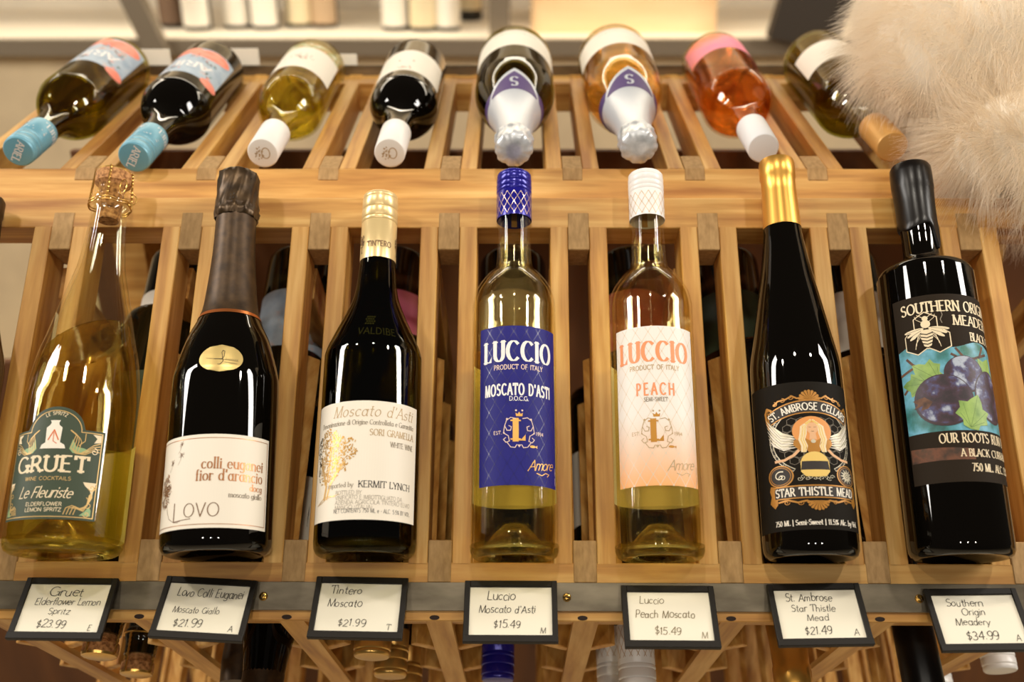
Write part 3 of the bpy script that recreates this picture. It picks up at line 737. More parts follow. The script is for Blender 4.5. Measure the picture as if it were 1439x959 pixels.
# slim black mead bottle
t = thing('mead_bottle', 'slim black mead bottle with gold capsule and ornate black and gold label', 'mead bottle', stand_mw(.2395, 38.5, .0055), GB)
sd = glass_bottle(t, 38.5, 18, [(38.5, 150), (37.6, 170), (34.5, 188), (30.6, 210), (27, 231), (22.6, 255), (19, 280), (16.6, 302), (15, 340), (15, 366)], black_glass, opaque=True)
goldcap = mat('gold_capsule', (222, 168, 80), .32, .8)
MB().lathe([(radius_at(sd, 299) + .4, 299), (radius_at(sd, 305) + .5, 305), (15.8, 335), (15.5, 350), (16.4, 351.5), (16.4, 366), (15.6, 369), (13.5, 370), (0, 370)], goldcap, 48).build('capsule', t, True)
d = Deco(38.5, -2, 26.4, .778); d.paper(-62, 66, -9.5, 147.3, mat('black_label', (27, 22, 15), .7, 0, 0, .12), .12)
og = mat('ochre_gold_print', (178, 122, 46), .4, .3); sil = mat('silver_print', (206, 196, 170), .4, .2); skin = mat('printed_skin', (226, 176, 130), .6); blond = mat('printed_blond', (230, 194, 104), .5)
W = 37
d.stroke(arcp(0, 84, 35, 36, -60, 240, 44), 3.4, sil, .2); d.stroke(arcp(0, 84, 35, 36, -60, 240, 44), 2.2, blk, .24)
for i in range(26):
    a = -50 + i * 11; x, y = 35 * math.cos(R_(a)), 84 + 36 * math.sin(R_(a)); d.stroke(spiral(x, y, 2.0, 1.1, a, 1 if i % 2 else -1, 9), .35, sil, .3)
for i in range(7):
    for j in range(7):
        x, y = -24 + i * 8 + (j % 2) * 4, 62 + j * 7
        if (x / 31) ** 2 + ((y - 84) / 31) ** 2 < 1: d.stroke(arcp(x, y, 4.2, 4.2, 30, 390, 6), .3, grey, .2)
def band(v0, vtop, u0, bowr, m, off, hgt):
    d.poly([(u, vtop(u)) for u in np.linspace(-u0, u0, 13)] + [(u, vtop(u) - hgt) for u in np.linspace(u0, -u0, 13)], m, off)
bt = lambda u: 126 - (u / 36) ** 2 * 11
band(0, lambda u: bt(u) + 1.4, 36.5, 0, og, .34, 14.6); band(0, bt, 35.4, 0, blk, .38, 12)
d.text('ST. AMBROSE CELLARS', 0, 116.2, 7.6, paperw, 'bold', bow=62, fit=66, sp=8, weight=.65, off=.44)
for sg in (-1, 1):
    c = lambda x, y: (sg * x, y)
    d.stroke([c(4, 130), c(10, 129), c(14, 132), c(19, 129), c(26, 128), c(30, 124)], 1.6, og, .36)
    d.stroke([c(33, 119), c(37, 122), c(39, 117), c(38, 108), c(36, 100), c(33, 98)], 2.2, og, .36)
    for x, y in ((15, 130), (22, 128), (38, 118), (37, 105), (29, 125)): d.stroke(spiral(sg * x, y, 2.6, 1.2, 90, sg, 12), .7, og, .4)
    # wings
    for k in range(6):
        d.poly([c(13, 76 + k * 2.2), c(24, 77 + k * 3.2), c(33 + k * .6, 83 + k * 4.6), c(37.5 + k * .4, 90 + k * 4.2), c(33, 80 + k * 3.6), c(24, 73.5 + k * 2.6)], sil if k % 2 else paperw, .42 + k * .01)
        d.stroke([c(14, 75 + k * 2.2), c(26, 75.5 + k * 3), c(36, 87 + k * 4)], .3, blk, .5)
    d.stroke([c(11, 74), c(16, 68), c(24, 63.5), c(32, 63)], 2.6, skin, .52)
    d.poly([c(8, 84), c(15, 84), c(16, 79), c(11, 72), c(7, 74)], og, .54)
    # roundels
    x = sg * 29; d.ell(x, 47, 11.5, 11.5, og, .56, 28); d.ell(x, 47, 10.3, 10.3, blk, .60, 28); d.stroke(arcp(x, 47, 9, 9, 0, 360, 24), .5, og, .64)
    # lower frame
    d.poly([c(33, 36), c(39, 38), c(40.5, 33), c(39, 27), c(41, 20), c(36, 14), c(33, 18)], og, .34)
    for xx, yy in ((37, 35), (37.5, 19), (25, 19), (14, 18)): d.stroke(spiral(sg * xx, yy, 2.6, 1.2, 0, sg, 12), .6, og, .44)
    d.stroke([c(32, 20), c(24, 21.5), c(16, 18.5), c(9, 20), c(4, 17)], 1.8, og, .38)
d.stroke(spiral(-29, 47, 5.5, 1.0, 60, 1, 16), 1.0, sil, .66); d.stroke(spiral(-27, 45, 3.5, 1.2, 200, -1, 14), .6, sil, .66)
for i in range(12):
    a = i * math.pi / 6; d.poly([(29 + 8 * math.cos(a), 47 + 8 * math.sin(a)), (29 + 4 * math.cos(a + .26), 47 + 4 * math.sin(a + .26)), (29 + 4 * math.cos(a - .26), 47 + 4 * math.sin(a - .26))], sil, .64)
d.ell(29, 47, 4.4, 4.4, sil, .65); d.stroke(spiral(29, 47, 3.4, 1.5, 0, 1, 20), .5, blk, .7)
for i in range(9):
    a = R_(10 + 20 * i); d.poly([(0, 127), (8.6 * math.cos(a - .14), 127 + 10.5 * math.sin(a - .14)), (9.2 * math.cos(a), 127 + 11.4 * math.sin(a)), (8.6 * math.cos(a + .14), 127 + 10.5 * math.sin(a + .14))], og, .4)
    a = R_(190 + 20 * i); d.poly([(0, 20), (8.6 * math.cos(a - .14), 20 + 9.5 * math.sin(a - .14)), (9.2 * math.cos(a), 20 + 10.4 * math.sin(a)), (8.6 * math.cos(a + .14), 20 + 9.5 * math.sin(a + .14))], og, .44)
d.ell(0, 93, 16, 16, mat('halo_orange', (226, 150, 76), .5), .52, 32)
for sg in (-1, 1):
    for k in range(5): d.stroke([(sg * (1 + k * .5), 105 - k * .6), (sg * (5 + k * .9), 98), (sg * (5.5 + k), 90), (sg * (7.2 + k * .9), 84), (sg * (5.4 + k * .9), 77), (sg * (7 + k * .6), 71)], 1.7, blond if k % 2 else cream, .6 + k * .01)
d.ell(0, 96, 4.6, 6.2, skin, .68, 20); d.poly([(-2.2, 92), (2.2, 92), (3, 84), (-3, 84)], skin, .66); d.stroke([(-1, 92.6), (1, 92.6)], .5, brn, .74)
for sg in (-1, 1): d.stroke([(sg * 1.2, 97), (sg * 3, 97.2)], .4, brn, .74); d.stroke([(sg * 4.6, 101), (sg * 1, 103.6)], 1.6, blond, .72)
d.poly([(-7, 86), (-3, 83), (0, 80), (3, 83), (7, 86), (7.5, 76), (4, 70), (-4, 70), (-7.5, 76)], og, .58); d.ell(0, 82, 2, 2, sil, .7)
d.poly(arcp(0, 58, 11.5, 13, 0, 180, 16) + [(-11.5, 50), (-8, 45), (8, 45), (11.5, 50)], blond, .6); d.poly([(-10.4, 61), (10.4, 61), (11.4, 52), (-11.4, 52)], blk, .64); d.ell(0, 47.4, 9, 3, blond, .66)
for i in range(10): d.stroke(spiral(-13 + i * 2.9, 43 + (i % 2) * 1.6, 2.4, 1.1, 40 * i, 1 if i % 2 else -1, 10), .45, sil, .34)
d.poly([(-36.5, 36.4), (36.5, 36.4), (36.5, 22.6), (-36.5, 22.6)], og, .36); d.poly([(-35.4, 35), (35.4, 35), (35.4, 23.8), (-35.4, 23.8)], blk, .4)
d.text('STAR THISTLE MEAD', 0, 25.4, 8.2, paperw, 'bold', fit=65, sp=9, weight=.62, off=.46)
d.text('750 ML | Semi-Sweet | 11.5% Alc. by Vol.', 0, -4.6, 5.2, paperw, 'serif', fit=70, sp=5, off=.46)
d.build('label', t, 'black front label with gold and silver print')

# square-shouldered black mead bottle with plums
t = thing('mead_bottle', 'black square-shouldered mead bottle with wax-dipped neck and plum label', 'mead bottle', stand_mw(.3603, 41, .0107), GB)
sd = glass_bottle(t, 41, 12, [(41, 236), (40.6, 246), (38.2, 253), (31, 257.5), (22, 261), (17, 265.5), (15.4, 272), (15.2, 285), (15.6, 300), (15.6, 355)], black_glass, opaque=True)
wax = mat('dark_wax', (16, 11, 8), .3, 0, 0, .3)
dr = lambda a: 296 - 9 * max(0, math.cos(a - 2.6)) ** 8 - 24 * max(0, math.cos(a - .75)) ** 30 - 5 * max(0, math.cos(a + .9)) ** 6
n = 64; rows = []; vs = []
for j in range(n):
    a = 2 * math.pi * j / n; z0 = dr(a)
    for r, z in ((15.5, z0), (17.2, z0 + .6), (17.8, z0 + 2.5), (17.3, z0 + 8), (17.4, 320), (18, 335), (18.5, 337), (18.5, 352), (18.2, 358), (16.8, 360.6), (13, 361.6)):
        vs.append((r * .001 * math.sin(a), -r * .001 * math.cos(a), z * .001))
k = 11; fs = [[j * k + i, ((j + 1) % n) * k + i, ((j + 1) % n) * k + i + 1, j * k + i + 1] for j in range(n) for i in range(k - 1)] + [[j * k + k - 1 for j in range(n)]]
m = MB(); m.add(vs, fs, wax); m.build('wax_seal', t, True)
d = Deco(41, 14); char = mat('charcoal_label', (42, 33, 23), .7, 0, 0, .12)
d.paper(-58, 60, 56, 217, char, .12)
teal = noisy('teal_painted_print', [(.3, (22, 74, 66)), (.42, (50, 122, 122)), (.56, (104, 172, 196)), (.7, (40, 110, 92))], 42, .5, 7)
d.paper(-57.5, 59.5, 98, 175, teal, .18, lambda u: 172 + 3 * math.sin(u * .12), 3)
d.text('SOUTHERN ORIGIN', -50, 201.5, 9.2, cream, 'serif', 'l', sp=8, fit=82, weight=1.25); d.stroke([(-18, 203), (-17, 198), (-19, 194), (-18, 191)], .6, grey)
d.text('MEADERY', -9, 189, 8.6, cream, 'serif', 'l', sp=8, fit=45, weight=1.25); d.text('BLACK CURRANT', 5, 175.8, 7.2, cream, 'serif', 'l', sp=4, fit=52, weight=1.2)
# honeycomb with a bee
hexp = lambda cx, cy, r, a0=90, kk=6: arcp(cx, cy, r, r, a0, a0 + 360, kk)
for cx, cy in ((-31, 191), (-39.5, 176), (-22.5, 176)): d.poly(hexp(cx, cy, 10.6)[:-1], char, .24)
d.stroke([(-40.2, 184), (-40.2, 196.5), (-31, 201.8), (-21.8, 196.5), (-21.8, 184)], .8, cream, .4)
d.stroke([(-47, 184), (-49, 182), (-49, 170), (-39.5, 165), (-31, 170), (-22.5, 165), (-13, 170), (-13, 182), (-18, 185)], .8, cream, .4)
d.ell(-31, 191, 3.8, 3.6, cream, .44); d.ell(-31, 196, 2.4, 2.2, cream, .44)
for sg in (-1, 1):
    for k in range(3): d.ell(-31 + sg * (10 - k * .8), 186.4 - k * 2.2, 8.4 - k, 1.5, cream, .42 + k * .02, 14, sg * (-.10 - .22 * k)); d.stroke([(-31 + sg * 4, 187.2 - k * 1.6), (-31 + sg * (16 - k * 2), 185.4 - k * 4)], .3, char, .5)
    d.stroke([(-31 + sg * 2, 197), (-31 + sg * 6, 200)], .5, cream, .44); d.stroke([(-31 + sg * 3, 193), (-31 + sg * 7, 196), (-31 + sg * 8, 199)], .4, cream, .44)
    for k in range(3): d.stroke([(-31 + sg * 3, 187 - k * 2), (-31 + sg * (7 + k), 181 - 3 * k), (-31 + sg * (8 + k), 176 - 3 * k)], .45, cream, .44)
d.poly([(-35, 186), (-27, 186), (-26, 180), (-28, 172), (-31, 168.5), (-34, 172), (-36, 180)], cream, .46)
for k in range(5): d.stroke([(-36 + k * .3, 183 - k * 2.9), (-31, 181.6 - k * 2.9), (-26 - k * .3, 183 - k * 2.9)], .9, char, .52)
# plums, leaves, twigs
plum = noisy('plum_print', [(.36, (34, 18, 26)), (.48, (62, 34, 50)), (.56, (70, 68, 110)), (.64, (168, 176, 190))], 85, .5, 8)
plumd = mat('plum_edge', (52, 28, 34), .5); leaf = noisy('leaf_print', [(.3, (104, 140, 60)), (.6, (150, 180, 90))], 80, .5); leafd = mat('leaf_vein', (92, 122, 52), .5); bark = noisy('twig_print', [(.3, (62, 38, 26)), (.6, (112, 74, 48))], 150, .6)
def leafpoly(cx, cy, s_, rot, off):
    base = [(0, -1), (.45, -.9), (.5, -.6), (.95, -.35), (.8, 0), (.9, .35), (.45, .4), (.3, .75), (0, 1.1), (-.3, .75), (-.5, .45), (-.95, .35), (-.8, 0), (-.95, -.4), (-.5, -.6), (-.4, -.9)]
    c, q = math.cos(rot), math.sin(rot); f = lambda x, y: (cx + s_ * (x * c - y * q), cy + s_ * (x * q + y * c))
    d.poly([f(*p_) for p_ in base], leaf, off)
    for e in ((0, 1), (.7, .3), (-.7, .3), (.7, -.3), (-.7, -.3)): d.stroke([f(0, -.9), f(*e)], .35, leafd, off + .04)
for pts in ([(-57, 150), (-46, 154), (-38, 153), (-33, 149)], [(-50, 163), (-45, 157), (-40, 154)], [(-56, 134), (-46, 143), (-38, 149), (-30, 152)], [(-14, 163), (-6, 158), (6, 160), (22, 166)], [(-10, 168), (-4, 160)], [(18, 172), (12, 162)]): d.stroke(pts, 2.2, bark, .26)
leafpoly(-35, 148, 13, .9, .30); leafpoly(-45, 140, 11, 1.5, .28); leafpoly(19, 150, 14, -.5, .28)
d.ell(-4, 146, 18, 16, plumd, .34, 28); d.ell(-4, 146.6, 16.6, 14.8, plum, .38, 28)
d.ell(20, 128, 19, 23, plumd, .40, 28); d.ell(20, 128.6, 17.5, 21.4, plum, .43, 28)
d.ell(-24, 124, 24, 22, plumd, .46, 32); d.ell(-23.6, 124.6, 22.4, 20.6, plum, .50, 32)
d.poly([(-49, 126), (-39, 128), (-33, 123), (-37, 118), (-43, 117), (-41, 121), (-49, 119), (-45, 122.5)], bark, .56)
leafpoly(-2, 113, 15, -.35, .58)
soil = noisy('soil_print', [(.35, (60, 42, 28)), (.55, (110, 66, 42)), (.7, (74, 54, 36))], 90, .7, 6)
d.paper(-57, -6, 74, 86, soil, .2, lambda u: 86 - (u + 57) * .06)
d.text('OUR ROOTS RUN DEEP', -32, 88, 7.6, cream, 'serif', 'l', sp=8, fit=74, weight=1.1); d.text('A BLACK CURRANT MEAD', -17, 76.5, 6.0, cream, 'serif', 'l', sp=7, fit=70, weight=1.1); d.text('750 ML. ALC. 13% BY VOL.', -10, 64.5, 6.2, cream, 'serif', 'l', sp=7, fit=62, weight=1.1)
d.build('label', t, 'charcoal label with bee emblem and painted plums')

# dark bottle cut by the left edge of the photograph
t = thing('wine_bottle', 'dark wine bottle cut off by the left edge, left of the clear sparkling bottle', 'wine bottle', stand_mw(-.4938, 40, -.01), GB)
glass_bottle(t, 40, 20, [(40, 150), (39, 170), (33, 192), (27, 215), (22, 240), (18, 270), (16, 300), (15, 325)], mat('brown_glass', (34, 14, 6), .04), opaque=True)
MB().lathe([(17.5, 268), (17, 290), (16, 310), (16.6, 311), (16.6, 326), (15, 329), (0, 329.5)], foilb, 40).build('capsule', t, True)

# ------------------------------------------------------------------ price tags
holder = mat('black_tag_holder', (29, 24, 18), .5, 0, 0, .25); card_m = mat('tag_card', (238, 230, 208), .6); inks = mat('pen_ink', (44, 36, 24), .6); inkl = mat('faded_pen_ink', (120, 104, 70), .6)
GT = 'handwritten price tags on the steel strip'
TE = R_(23.5); TU = Vector((0, math.cos(TE), math.sin(TE))); TN = Vector((0, -math.sin(TE), math.cos(TE)))
def tag(px, py, lines, letter, label, roll=0., ink=None, tilt=0.):
    p = onface(px, py, .0048); ink = ink or inks
    F = frame(p, XX, -TN, TU) @ Matrix.Rotation(R_(roll), 4, 'Y') @ Matrix.Rotation(R_(tilt), 4, 'X')    # local z up the card, -y towards the viewer
    t = thing('price_tag', label, 'price tag', F, GT)
    wd, hh = 76, 53
    m = MB()
    for x0, x1, z0, z1 in ((-wd / 2, -wd / 2 + 4.6, -hh, 0), (wd / 2 - 4.6, wd / 2, -hh, 0), (-wd / 2 + 4.6, wd / 2 - 4.6, -5.5, 0)):
        m.box(x0 * .001, x1 * .001, -.0022, .0012, z0 * .001, z1 * .001, holder, None, .0004)
    m.box(-.5 * wd * .001, .5 * wd * .001, -.0032, .0014, (-hh - 1) * .001, (-hh + 5) * .001, holder, None, .0004)
    m.box(-(wd / 2 - 4) * .001, (wd / 2 - 4) * .001, .0002, .0012, -(hh - 4) * .001, -.004, holder, None, 0)
    m.build('holder', t)
    MB().box(-.012, .012, .0012, .0042, -.016, -.002, holder, None, .0004).build('clip', t)
    d = Deco(None, 0); hw = wd / 2 - 4.6
    d.mb.add([d.P(-hw, -hh + 5, .6), d.P(hw, -hh + 5, .6), d.P(hw, -5.5, .6), d.P(-hw, -5.5, .6)], [[0, 1, 2, 3]], card_m)
    for tx, u, v, h, f in lines: d.text(tx, u, v - hh / 2, h, ink, 'hand', sp=4, fit=f, off=.9)
    d.text(letter, 26, -hh + 7.5, 5.2, ink, 'hand', off=.9)
    d.build('card', t, 'cream card with handwriting'); return t
tag(104, 814, [('Gruet', -2, 10.4, 7.6, 29), ('Elderflower Lemon', 2, 2.6, 5.8, 54), ('Spritz', -3, -5.4, 5.2, 18), ('$23.99', -6, -17, 6.4, 24)], 'E', 'black-framed price tag of $23.99 under the clear sparkling bottle', .5)
tag(299, 814.5, [('Lovo Colli Euganei', 2, 9.8, 7.0, 54), ('Moscato Giallo', -6, -4.6, 5.4, 38), ('$21.99', -10, -16.6, 6.6, 24)], 'A', 'slightly askew price tag of $21.99 under the dandelion label bottle', 3.2)
tag(510, 813, [('Tintero', -12, 11.6, 6.8, 26), ('Moscato', -12, .2, 6.6, 28), ('$21.99', -4, -16.4, 6.2, 23)], 'T', 'price tag of $21.99 under the dark olive bottle with golden tree', 1.0)
tag(718, 818, [('Luccio', -8, 9.6, 7.4, 23), ("Moscato d'Asti", -3, -1.6, 6.4, 46), ('$15.49', -3, -14.6, 6.4, 22)], 'M', 'price tag of $15.49 under the blue label bottle', 0)
tag(937, 825, [('Luccio', -14, 10.8, 6.0, 20), ('Peach Moscato', -4, -1.4, 6.6, 48), ('$15.49', -3, -15.6, 6.4, 22)], 'M', 'price tag of $15.49 in faint ink under the peach label bottle', .2, inkl)
tag(1141, 822, [('St. Ambrose', -6, 11.2, 6.6, 38), ('Star Thistle', -4, 2.2, 5.8, 36), ('Mead', -2, -5.8, 5.6, 18), ('$21.49', -4, -17.4, 6.8, 22)], 'A', 'price tag of $21.49 under the slim black mead bottle', -1.2)
tag(1361, 829, [('Southern', -8, 11.4, 6.0, 30), ('Origin', -3, 3.4, 5.8, 19), ('Meadery', -6, -5, 5.8, 28), ('$34.99', -2, -17.4, 6.8, 26)], 'A', 'price tag of $34.99 under the plum label bottle at the right edge', -1.0)

# ------------------------------------------------------------------ upper row, lying neck first
GU = 'bottles lying in the upper row'
BORD = lambda R: [(R, 152), (R * .978, 162), (R * .92, 171), (R * .82, 180), (R * .68, 188), (R * .54, 195), (16.6, 206), (14.9, 220), (14.4, 240), (14.4, 296)]
ceram = mat('pale_blue_cap', (112, 168, 188), .35, .15)
slate = noisy('slate_blue_label', [(.3, (150, 170, 190)), (.58, (176, 192, 204)), (.68, (206, 176, 170)), (.76, (150, 116, 96))], 70, .5, 6)
coral = noisy('coral_print', [(.3, (232, 116, 92)), (.6, (240, 150, 128))], 60, .5)
def upper(x, s, L, label, Rr=38, turn=0.):
    return thing('wine_bottle', label, 'wine bottle', lie_mw(x, Rr, s, L, turn=turn), GU)
def captext(t, tx, r, z, m, h=6.6, rot=90):
    d = Deco(None); d.text(tx, 0, -h / 2, h, m, 'serif', fit=r * 1.55, weight=1.3)
    F = Matrix.Translation((0, 0, z * .001)) @ Matrix.Rotation(R_(rot), 4, 'Z') @ Matrix.Rotation(R_(-90), 4, 'X')
    d.mb.v = [F @ Vector(v) for v in d.mb.v]; d.build('cap_lettering', t, 'pale lettering on the cap')
def ariel(x, s, label, gm, wm, opaque, rot, lv=-40):
    t = upper(x, s, 300, label, 38)
    sd = glass_bottle(t, 38, 24, BORD(38), gm, wm, 2.8, None, opaque=opaque)
    screwcap(t, 15.3, 242, 300, ceram, rings=True); captext(t, 'ARIEL', 15, 300, white_i, 7.5, rot)
    d = Deco(lambda v: 15.9, 0, 242)
    d.text('ARIEL', 14, 6, 8, white_i, 'serif', fit=26); d.text('ARIEL', -24, 6, 8, white_i, 'serif', fit=26)
    for i in range(14): d.ell(-20 + rr.uniform(0, 34), 22 + rr.uniform(0, 9), .8, .6, white_i, .5, 6)
    d.build('cap_print', t, 'pale lettering round the cap')
    d = Deco(38, 0, lv); d.paper(-48, 48, 74, 166, slate, .12)
    for cx, cy, rx, ry in ((-20, 90, 24, 14), (18, 86, 26, 12), (-38, 164, 12, 9), (30, 82, 16, 9), (40, 166, 8, 6)): d.ell(cx, cy, rx, ry, coral, .22, 24, .2)
    for cx, cy in ((-8, 104), (20, 112), (-26, 116), (8, 150), (32, 150), (-30, 148)):
        for k in range(7): d.ell(cx + rr.uniform(-7, 7), cy + rr.uniform(-6, 6), rr.uniform(1.5, 3.4), 1.1, [bark, coral, M_['teal_painted_print']][k % 3], .26, 8, rr.uniform(0, 3))
    d.text('ARIEL', 0, 126, 17, white_i, 'serif', fit=60, weight=1.3); d.build('label', t, 'slate blue label with coral shapes')
    return t
upd = shell('antique_green_glass', (204, 204, 124)); 
ariel(-.4985, -.002, 'leftmost lying bottle, amber green glass with pale blue cap and slate blue label', upd, glass('amber_wine', (240, 218, 132), 1.34), False, 60, -58)
ariel(-.3781, -.0177, 'lying dark red wine bottle with pale blue cap and slate blue label', black_glass, None, True, 60, -30)
wl = mat('upper_white_label', (236, 228, 212), .5)
def simple(x, s, label, gm, wm, opaque, capm, v0, v1, lab=wl, Rr=37.5):
    t = upper(x, s, 300, label, Rr); glass_bottle(t, Rr, 24, BORD(Rr), gm, wm, 2.8, None, opaque=opaque)
    screwcap(t, 15.2, 242, 300, capm, rings=False)
    d = Deco(Rr, 0); d.paper(-Rr * 1.28, Rr * 1.28, v0, v1, lab, .12); return t, d
wcap = mat('upper_white_cap', (236, 232, 226), .35)
def capmark(t, n=9):
    d = Deco(None); r2 = random.Random(4)
    d.stroke(arcp(3, 0, 4, 5.5, 0, 360, 16), .9, tan, .2)
    for i in range(26): a = r2.uniform(0, 6.3); q = math.sqrt(r2.random()); d.ell(-4 + 5 * q * math.cos(a), 6.5 * q * math.sin(a), 1.0, .6, tan, .2, 6, a)
    F = Matrix.Translation((0, 0, .300)) @ Matrix.Rotation(R_(180), 4, 'Z') @ Matrix.Rotation(R_(-90), 4, 'X')
    d.mb.v = [F @ Vector(v) for v in d.mb.v]
    d.build('cap_mark', t, 'gold tree mark on the cap')
yg = shell('pale_yellow_glass', (247, 246, 226)); 
t, d = simple(-.2550, -.003, 'lying clear bottle of yellow wine with white cap and flowered white label', yg, glass('yellow_wine', (248, 239, 172), 1.34), False, wcap, 48, 126)
for i in range(26): d.ell(-2 + rr.gauss(0, 7), 86 + rr.gauss(0, 5), 1.6, .8, [tan, coral, brn][i % 3], .24, 7, rr.uniform(0, 3))
d.stroke([(-6, 98), (0, 86), (9, 76)], .6, brn)
d.paper(-46, 46, 28, 48, noisy('floral_band', [(.35, (232, 222, 196)), (.5, (150, 160, 100)), (.62, (200, 150, 90)), (.75, (232, 222, 196))], 110, .5), .13)
d.build('label', t, 'white label with flower sprig'); capmark(t)
t, d = simple(-.1290, -.003, 'lying black wine bottle with white cap and white label with two dots', black_glass, None, True, wcap, 62, 142)
for u in (-8, 8): d.ell(u, 104, 1.6, 1.6, brn, .26, 10)
for i in range(12): d.ell(rr.gauss(0, 5), 130 + rr.gauss(0, 2.5), 1.6, 1.0, coral, .24, 7, rr.uniform(0, 3))
d.build('label', t, 'white label with small dots'); capmark(t)
SPK = [(44, 132), (43.2, 146), (40, 164), (34.5, 184), (28, 205), (22.5, 226), (18.8, 248), (17.2, 264), (16.5, 280), (17, 290), (15.4, 296), (15.2, 304)]
silver = mat('silver_foil', (214, 218, 224), .38, .35); silc = noisy('crumpled_silver', [(.3, (180, 184, 188)), (.7, (236, 238, 240))], 90, .34, 4, metal=.4, bump=.5)
purp = mat('purple_print', (86, 66, 116), .45)
def sparkling(x, s, label, gm, wm):
    t = upper(x, s, 312, label, 44); sd = glass_bottle(t, 44, 30, SPK, gm, wm, 3.2, None)
    p = [(radius_at(sd, z) + .5, z) for z in range(206, 288, 5)]
    MB().lathe(p, silver, 48).build('foil_sleeve', t, True)
    MB().lathe([(17.6, 282), (18.8, 285), (19.4, 289), (18.4, 292), (17.6, 296), (17.8, 301), (18.2, 306), (17, 310), (13, 312.5), (6, 313.4), (0, 313)], silc, 64, rf=crum).build('foil_cap', t, True)
    f = lambda v: radius_at(sd, v)
    d = Deco(f, 0, 178)
    n = 20; vs = []; fs = []
    def diamond(hw0, vlo, vhi, m, off):
        vs = []; fs = []
        for j in range(n + 1):
            q = -1 + 2 * j / n
            for i in range(7):
                vl = vlo + (vhi - vlo) * abs(q) * .92; vt = vhi
                vs.append(d.P(hw0 * q, vl + (vt - vl) * i / 6, off))
        for j in range(n):
            for i in range(6): a = j * 7 + i; fs.append([a, a + 7, a + 8, a + 1])
        d.mb.add(vs, fs, m)
    ang = math.pi * f(178) * .99
    vs = []; fs = []
    for j in range(41):
        u = -ang + 2 * ang * j / 40
        for i in range(6): vs.append(d.P(u, 18 + 20 * i / 5, .3))
    for j in range(40):
        for i in range(5): a = j * 6 + i; fs.append([a, a + 6, a + 7, a + 1])
    d.mb.add(vs, fs, purp)
    diamond(44, -8, 33, silver, .6); diamond(35, -2, 29, purp, .8)
    d.text('S', 0, 9, 15, silver, 'didone', off=1.1)
    d.build('foil_collar', t, 'purple and silver collar with a letter S')
    d = Deco(44, 0); d.paper(-62, 62, 30, 95, wl, .12); [d.stroke([(-26 + 4.4 * i, 40), (-24.6 + 4.4 * i, 43.5 if i % 3 else 45), (-23 + 4.4 * i, 40.4)], .5, M_['grey_print']) for i in range(12)]; d.build('label', t, 'white label')
    return t
sparkling(-.0060, -.026, 'lying dark green sparkling bottle with silver foil and purple collar', shell('dark_green_glass', (180, 176, 120)), glass('green_wine', (190, 176, 96), 1.34))
sparkling(.1154, -.0185, 'lying orange sparkling bottle with silver foil and purple collar', shell('clear_warm_glass', (250, 246, 236)), glass('orange_wine', (253, 229, 182), 1.34))
pinkl = noisy('pink_orange_label', [(.35, (236, 120, 160)), (.5, (240, 140, 150)), (.62, (240, 130, 80))], 14, .5)
t, d = simple(.2398, -.0027, 'lying bottle of deep orange rose wine with white cap and pink label', shell('rose_glass', (250, 243, 232)), glass('rose_wine', (251, 206, 146), 1.34), False, mat('plain_white_cap', (228, 228, 230), .45), 18, 78, pinkl, 40)
d.build('label', t, 'pink and orange label')
t, d = simple(.3656, -.004, 'lying green glass bottle with tan capsule and white label, half under the fur', upd, M_['amber_wine'], False, mat('tan_capsule', (206, 156, 88), .4, .3), 54, 118, wl, 41)
d.build('label', t, 'white label')
# white cards clipped behind the upper row
for px, py, lb in ((216, 85, 'behind the two leftmost lying bottles'), (340, 84, 'behind the dark bottle with the blue cap'), (478, 92, 'behind the yellow wine bottle'), (1200, 86, 'beside the white fur')):
    r = cam.matrix_world.to_3x3() @ Vector(((px - 719.5) / 1400, (479.5 - py) / 1400, -1)); q = OU + SU * .330; c = Vector((0, 0, CZ)); nn = Vector((0, -1, 0))
    p = c + r * ((q - c).dot(nn) / r.dot(nn))
    t = thing('shelf_card', 'small white card at the back rail, ' + lb, 'card', Matrix.Translation(p), 'white cards along the rear rail')
    MB().box(-.022, .022, 0, .0012, -.022, .014, paperw, None, .0003).build('card', t); MB().box(-.018, .018, .0012, .004, -.024, -.012, holder, None, .0004).build('clip', t)

# ------------------------------------------------------------------ bottles stored below, necks to the viewer
GS = 'bottles stored below the display row'
TA = R_(34); TS = Vector((0, math.cos(TA), math.sin(TA))); TNn = Vector((0, -math.sin(TA), math.cos(TA)))
def stored_mw(p, L, turn=0.):
    return frame(Vector((p[0], p[1], CZ + p[2])) + TS * L * .001, -XX, -TNn, -TS) @ Matrix.Rotation(R_(turn), 4, 'Z')
def stored(p, label, gm, Rr=38, L=300, keys=None, lab=None, cat='wine bottle', v=(80, 165)):
    t = thing('wine_bottle', label, cat, stored_mw(p, L), GS)
    glass_bottle(t, Rr, 20, keys or BORD(Rr), gm, opaque=True, seg=40)
    if lab: Deco(Rr, 0).paper(-Rr * 1.3, Rr * 1.3, v[0], v[1], lab, .12).build('label', t, 'label')
    return t
dkol = mat('dark_olive_glass', (26, 22, 8), .04); dkbr = mat('dark_brown_glass', (40, 20, 8), .05)
SK = [(43, 140), (41, 165), (35, 188), (28, 212), (22, 236), (19, 258), (16, 280), (15.4, 296), (17, 299), (17, 306), (15.4, 312), (15, 322)]
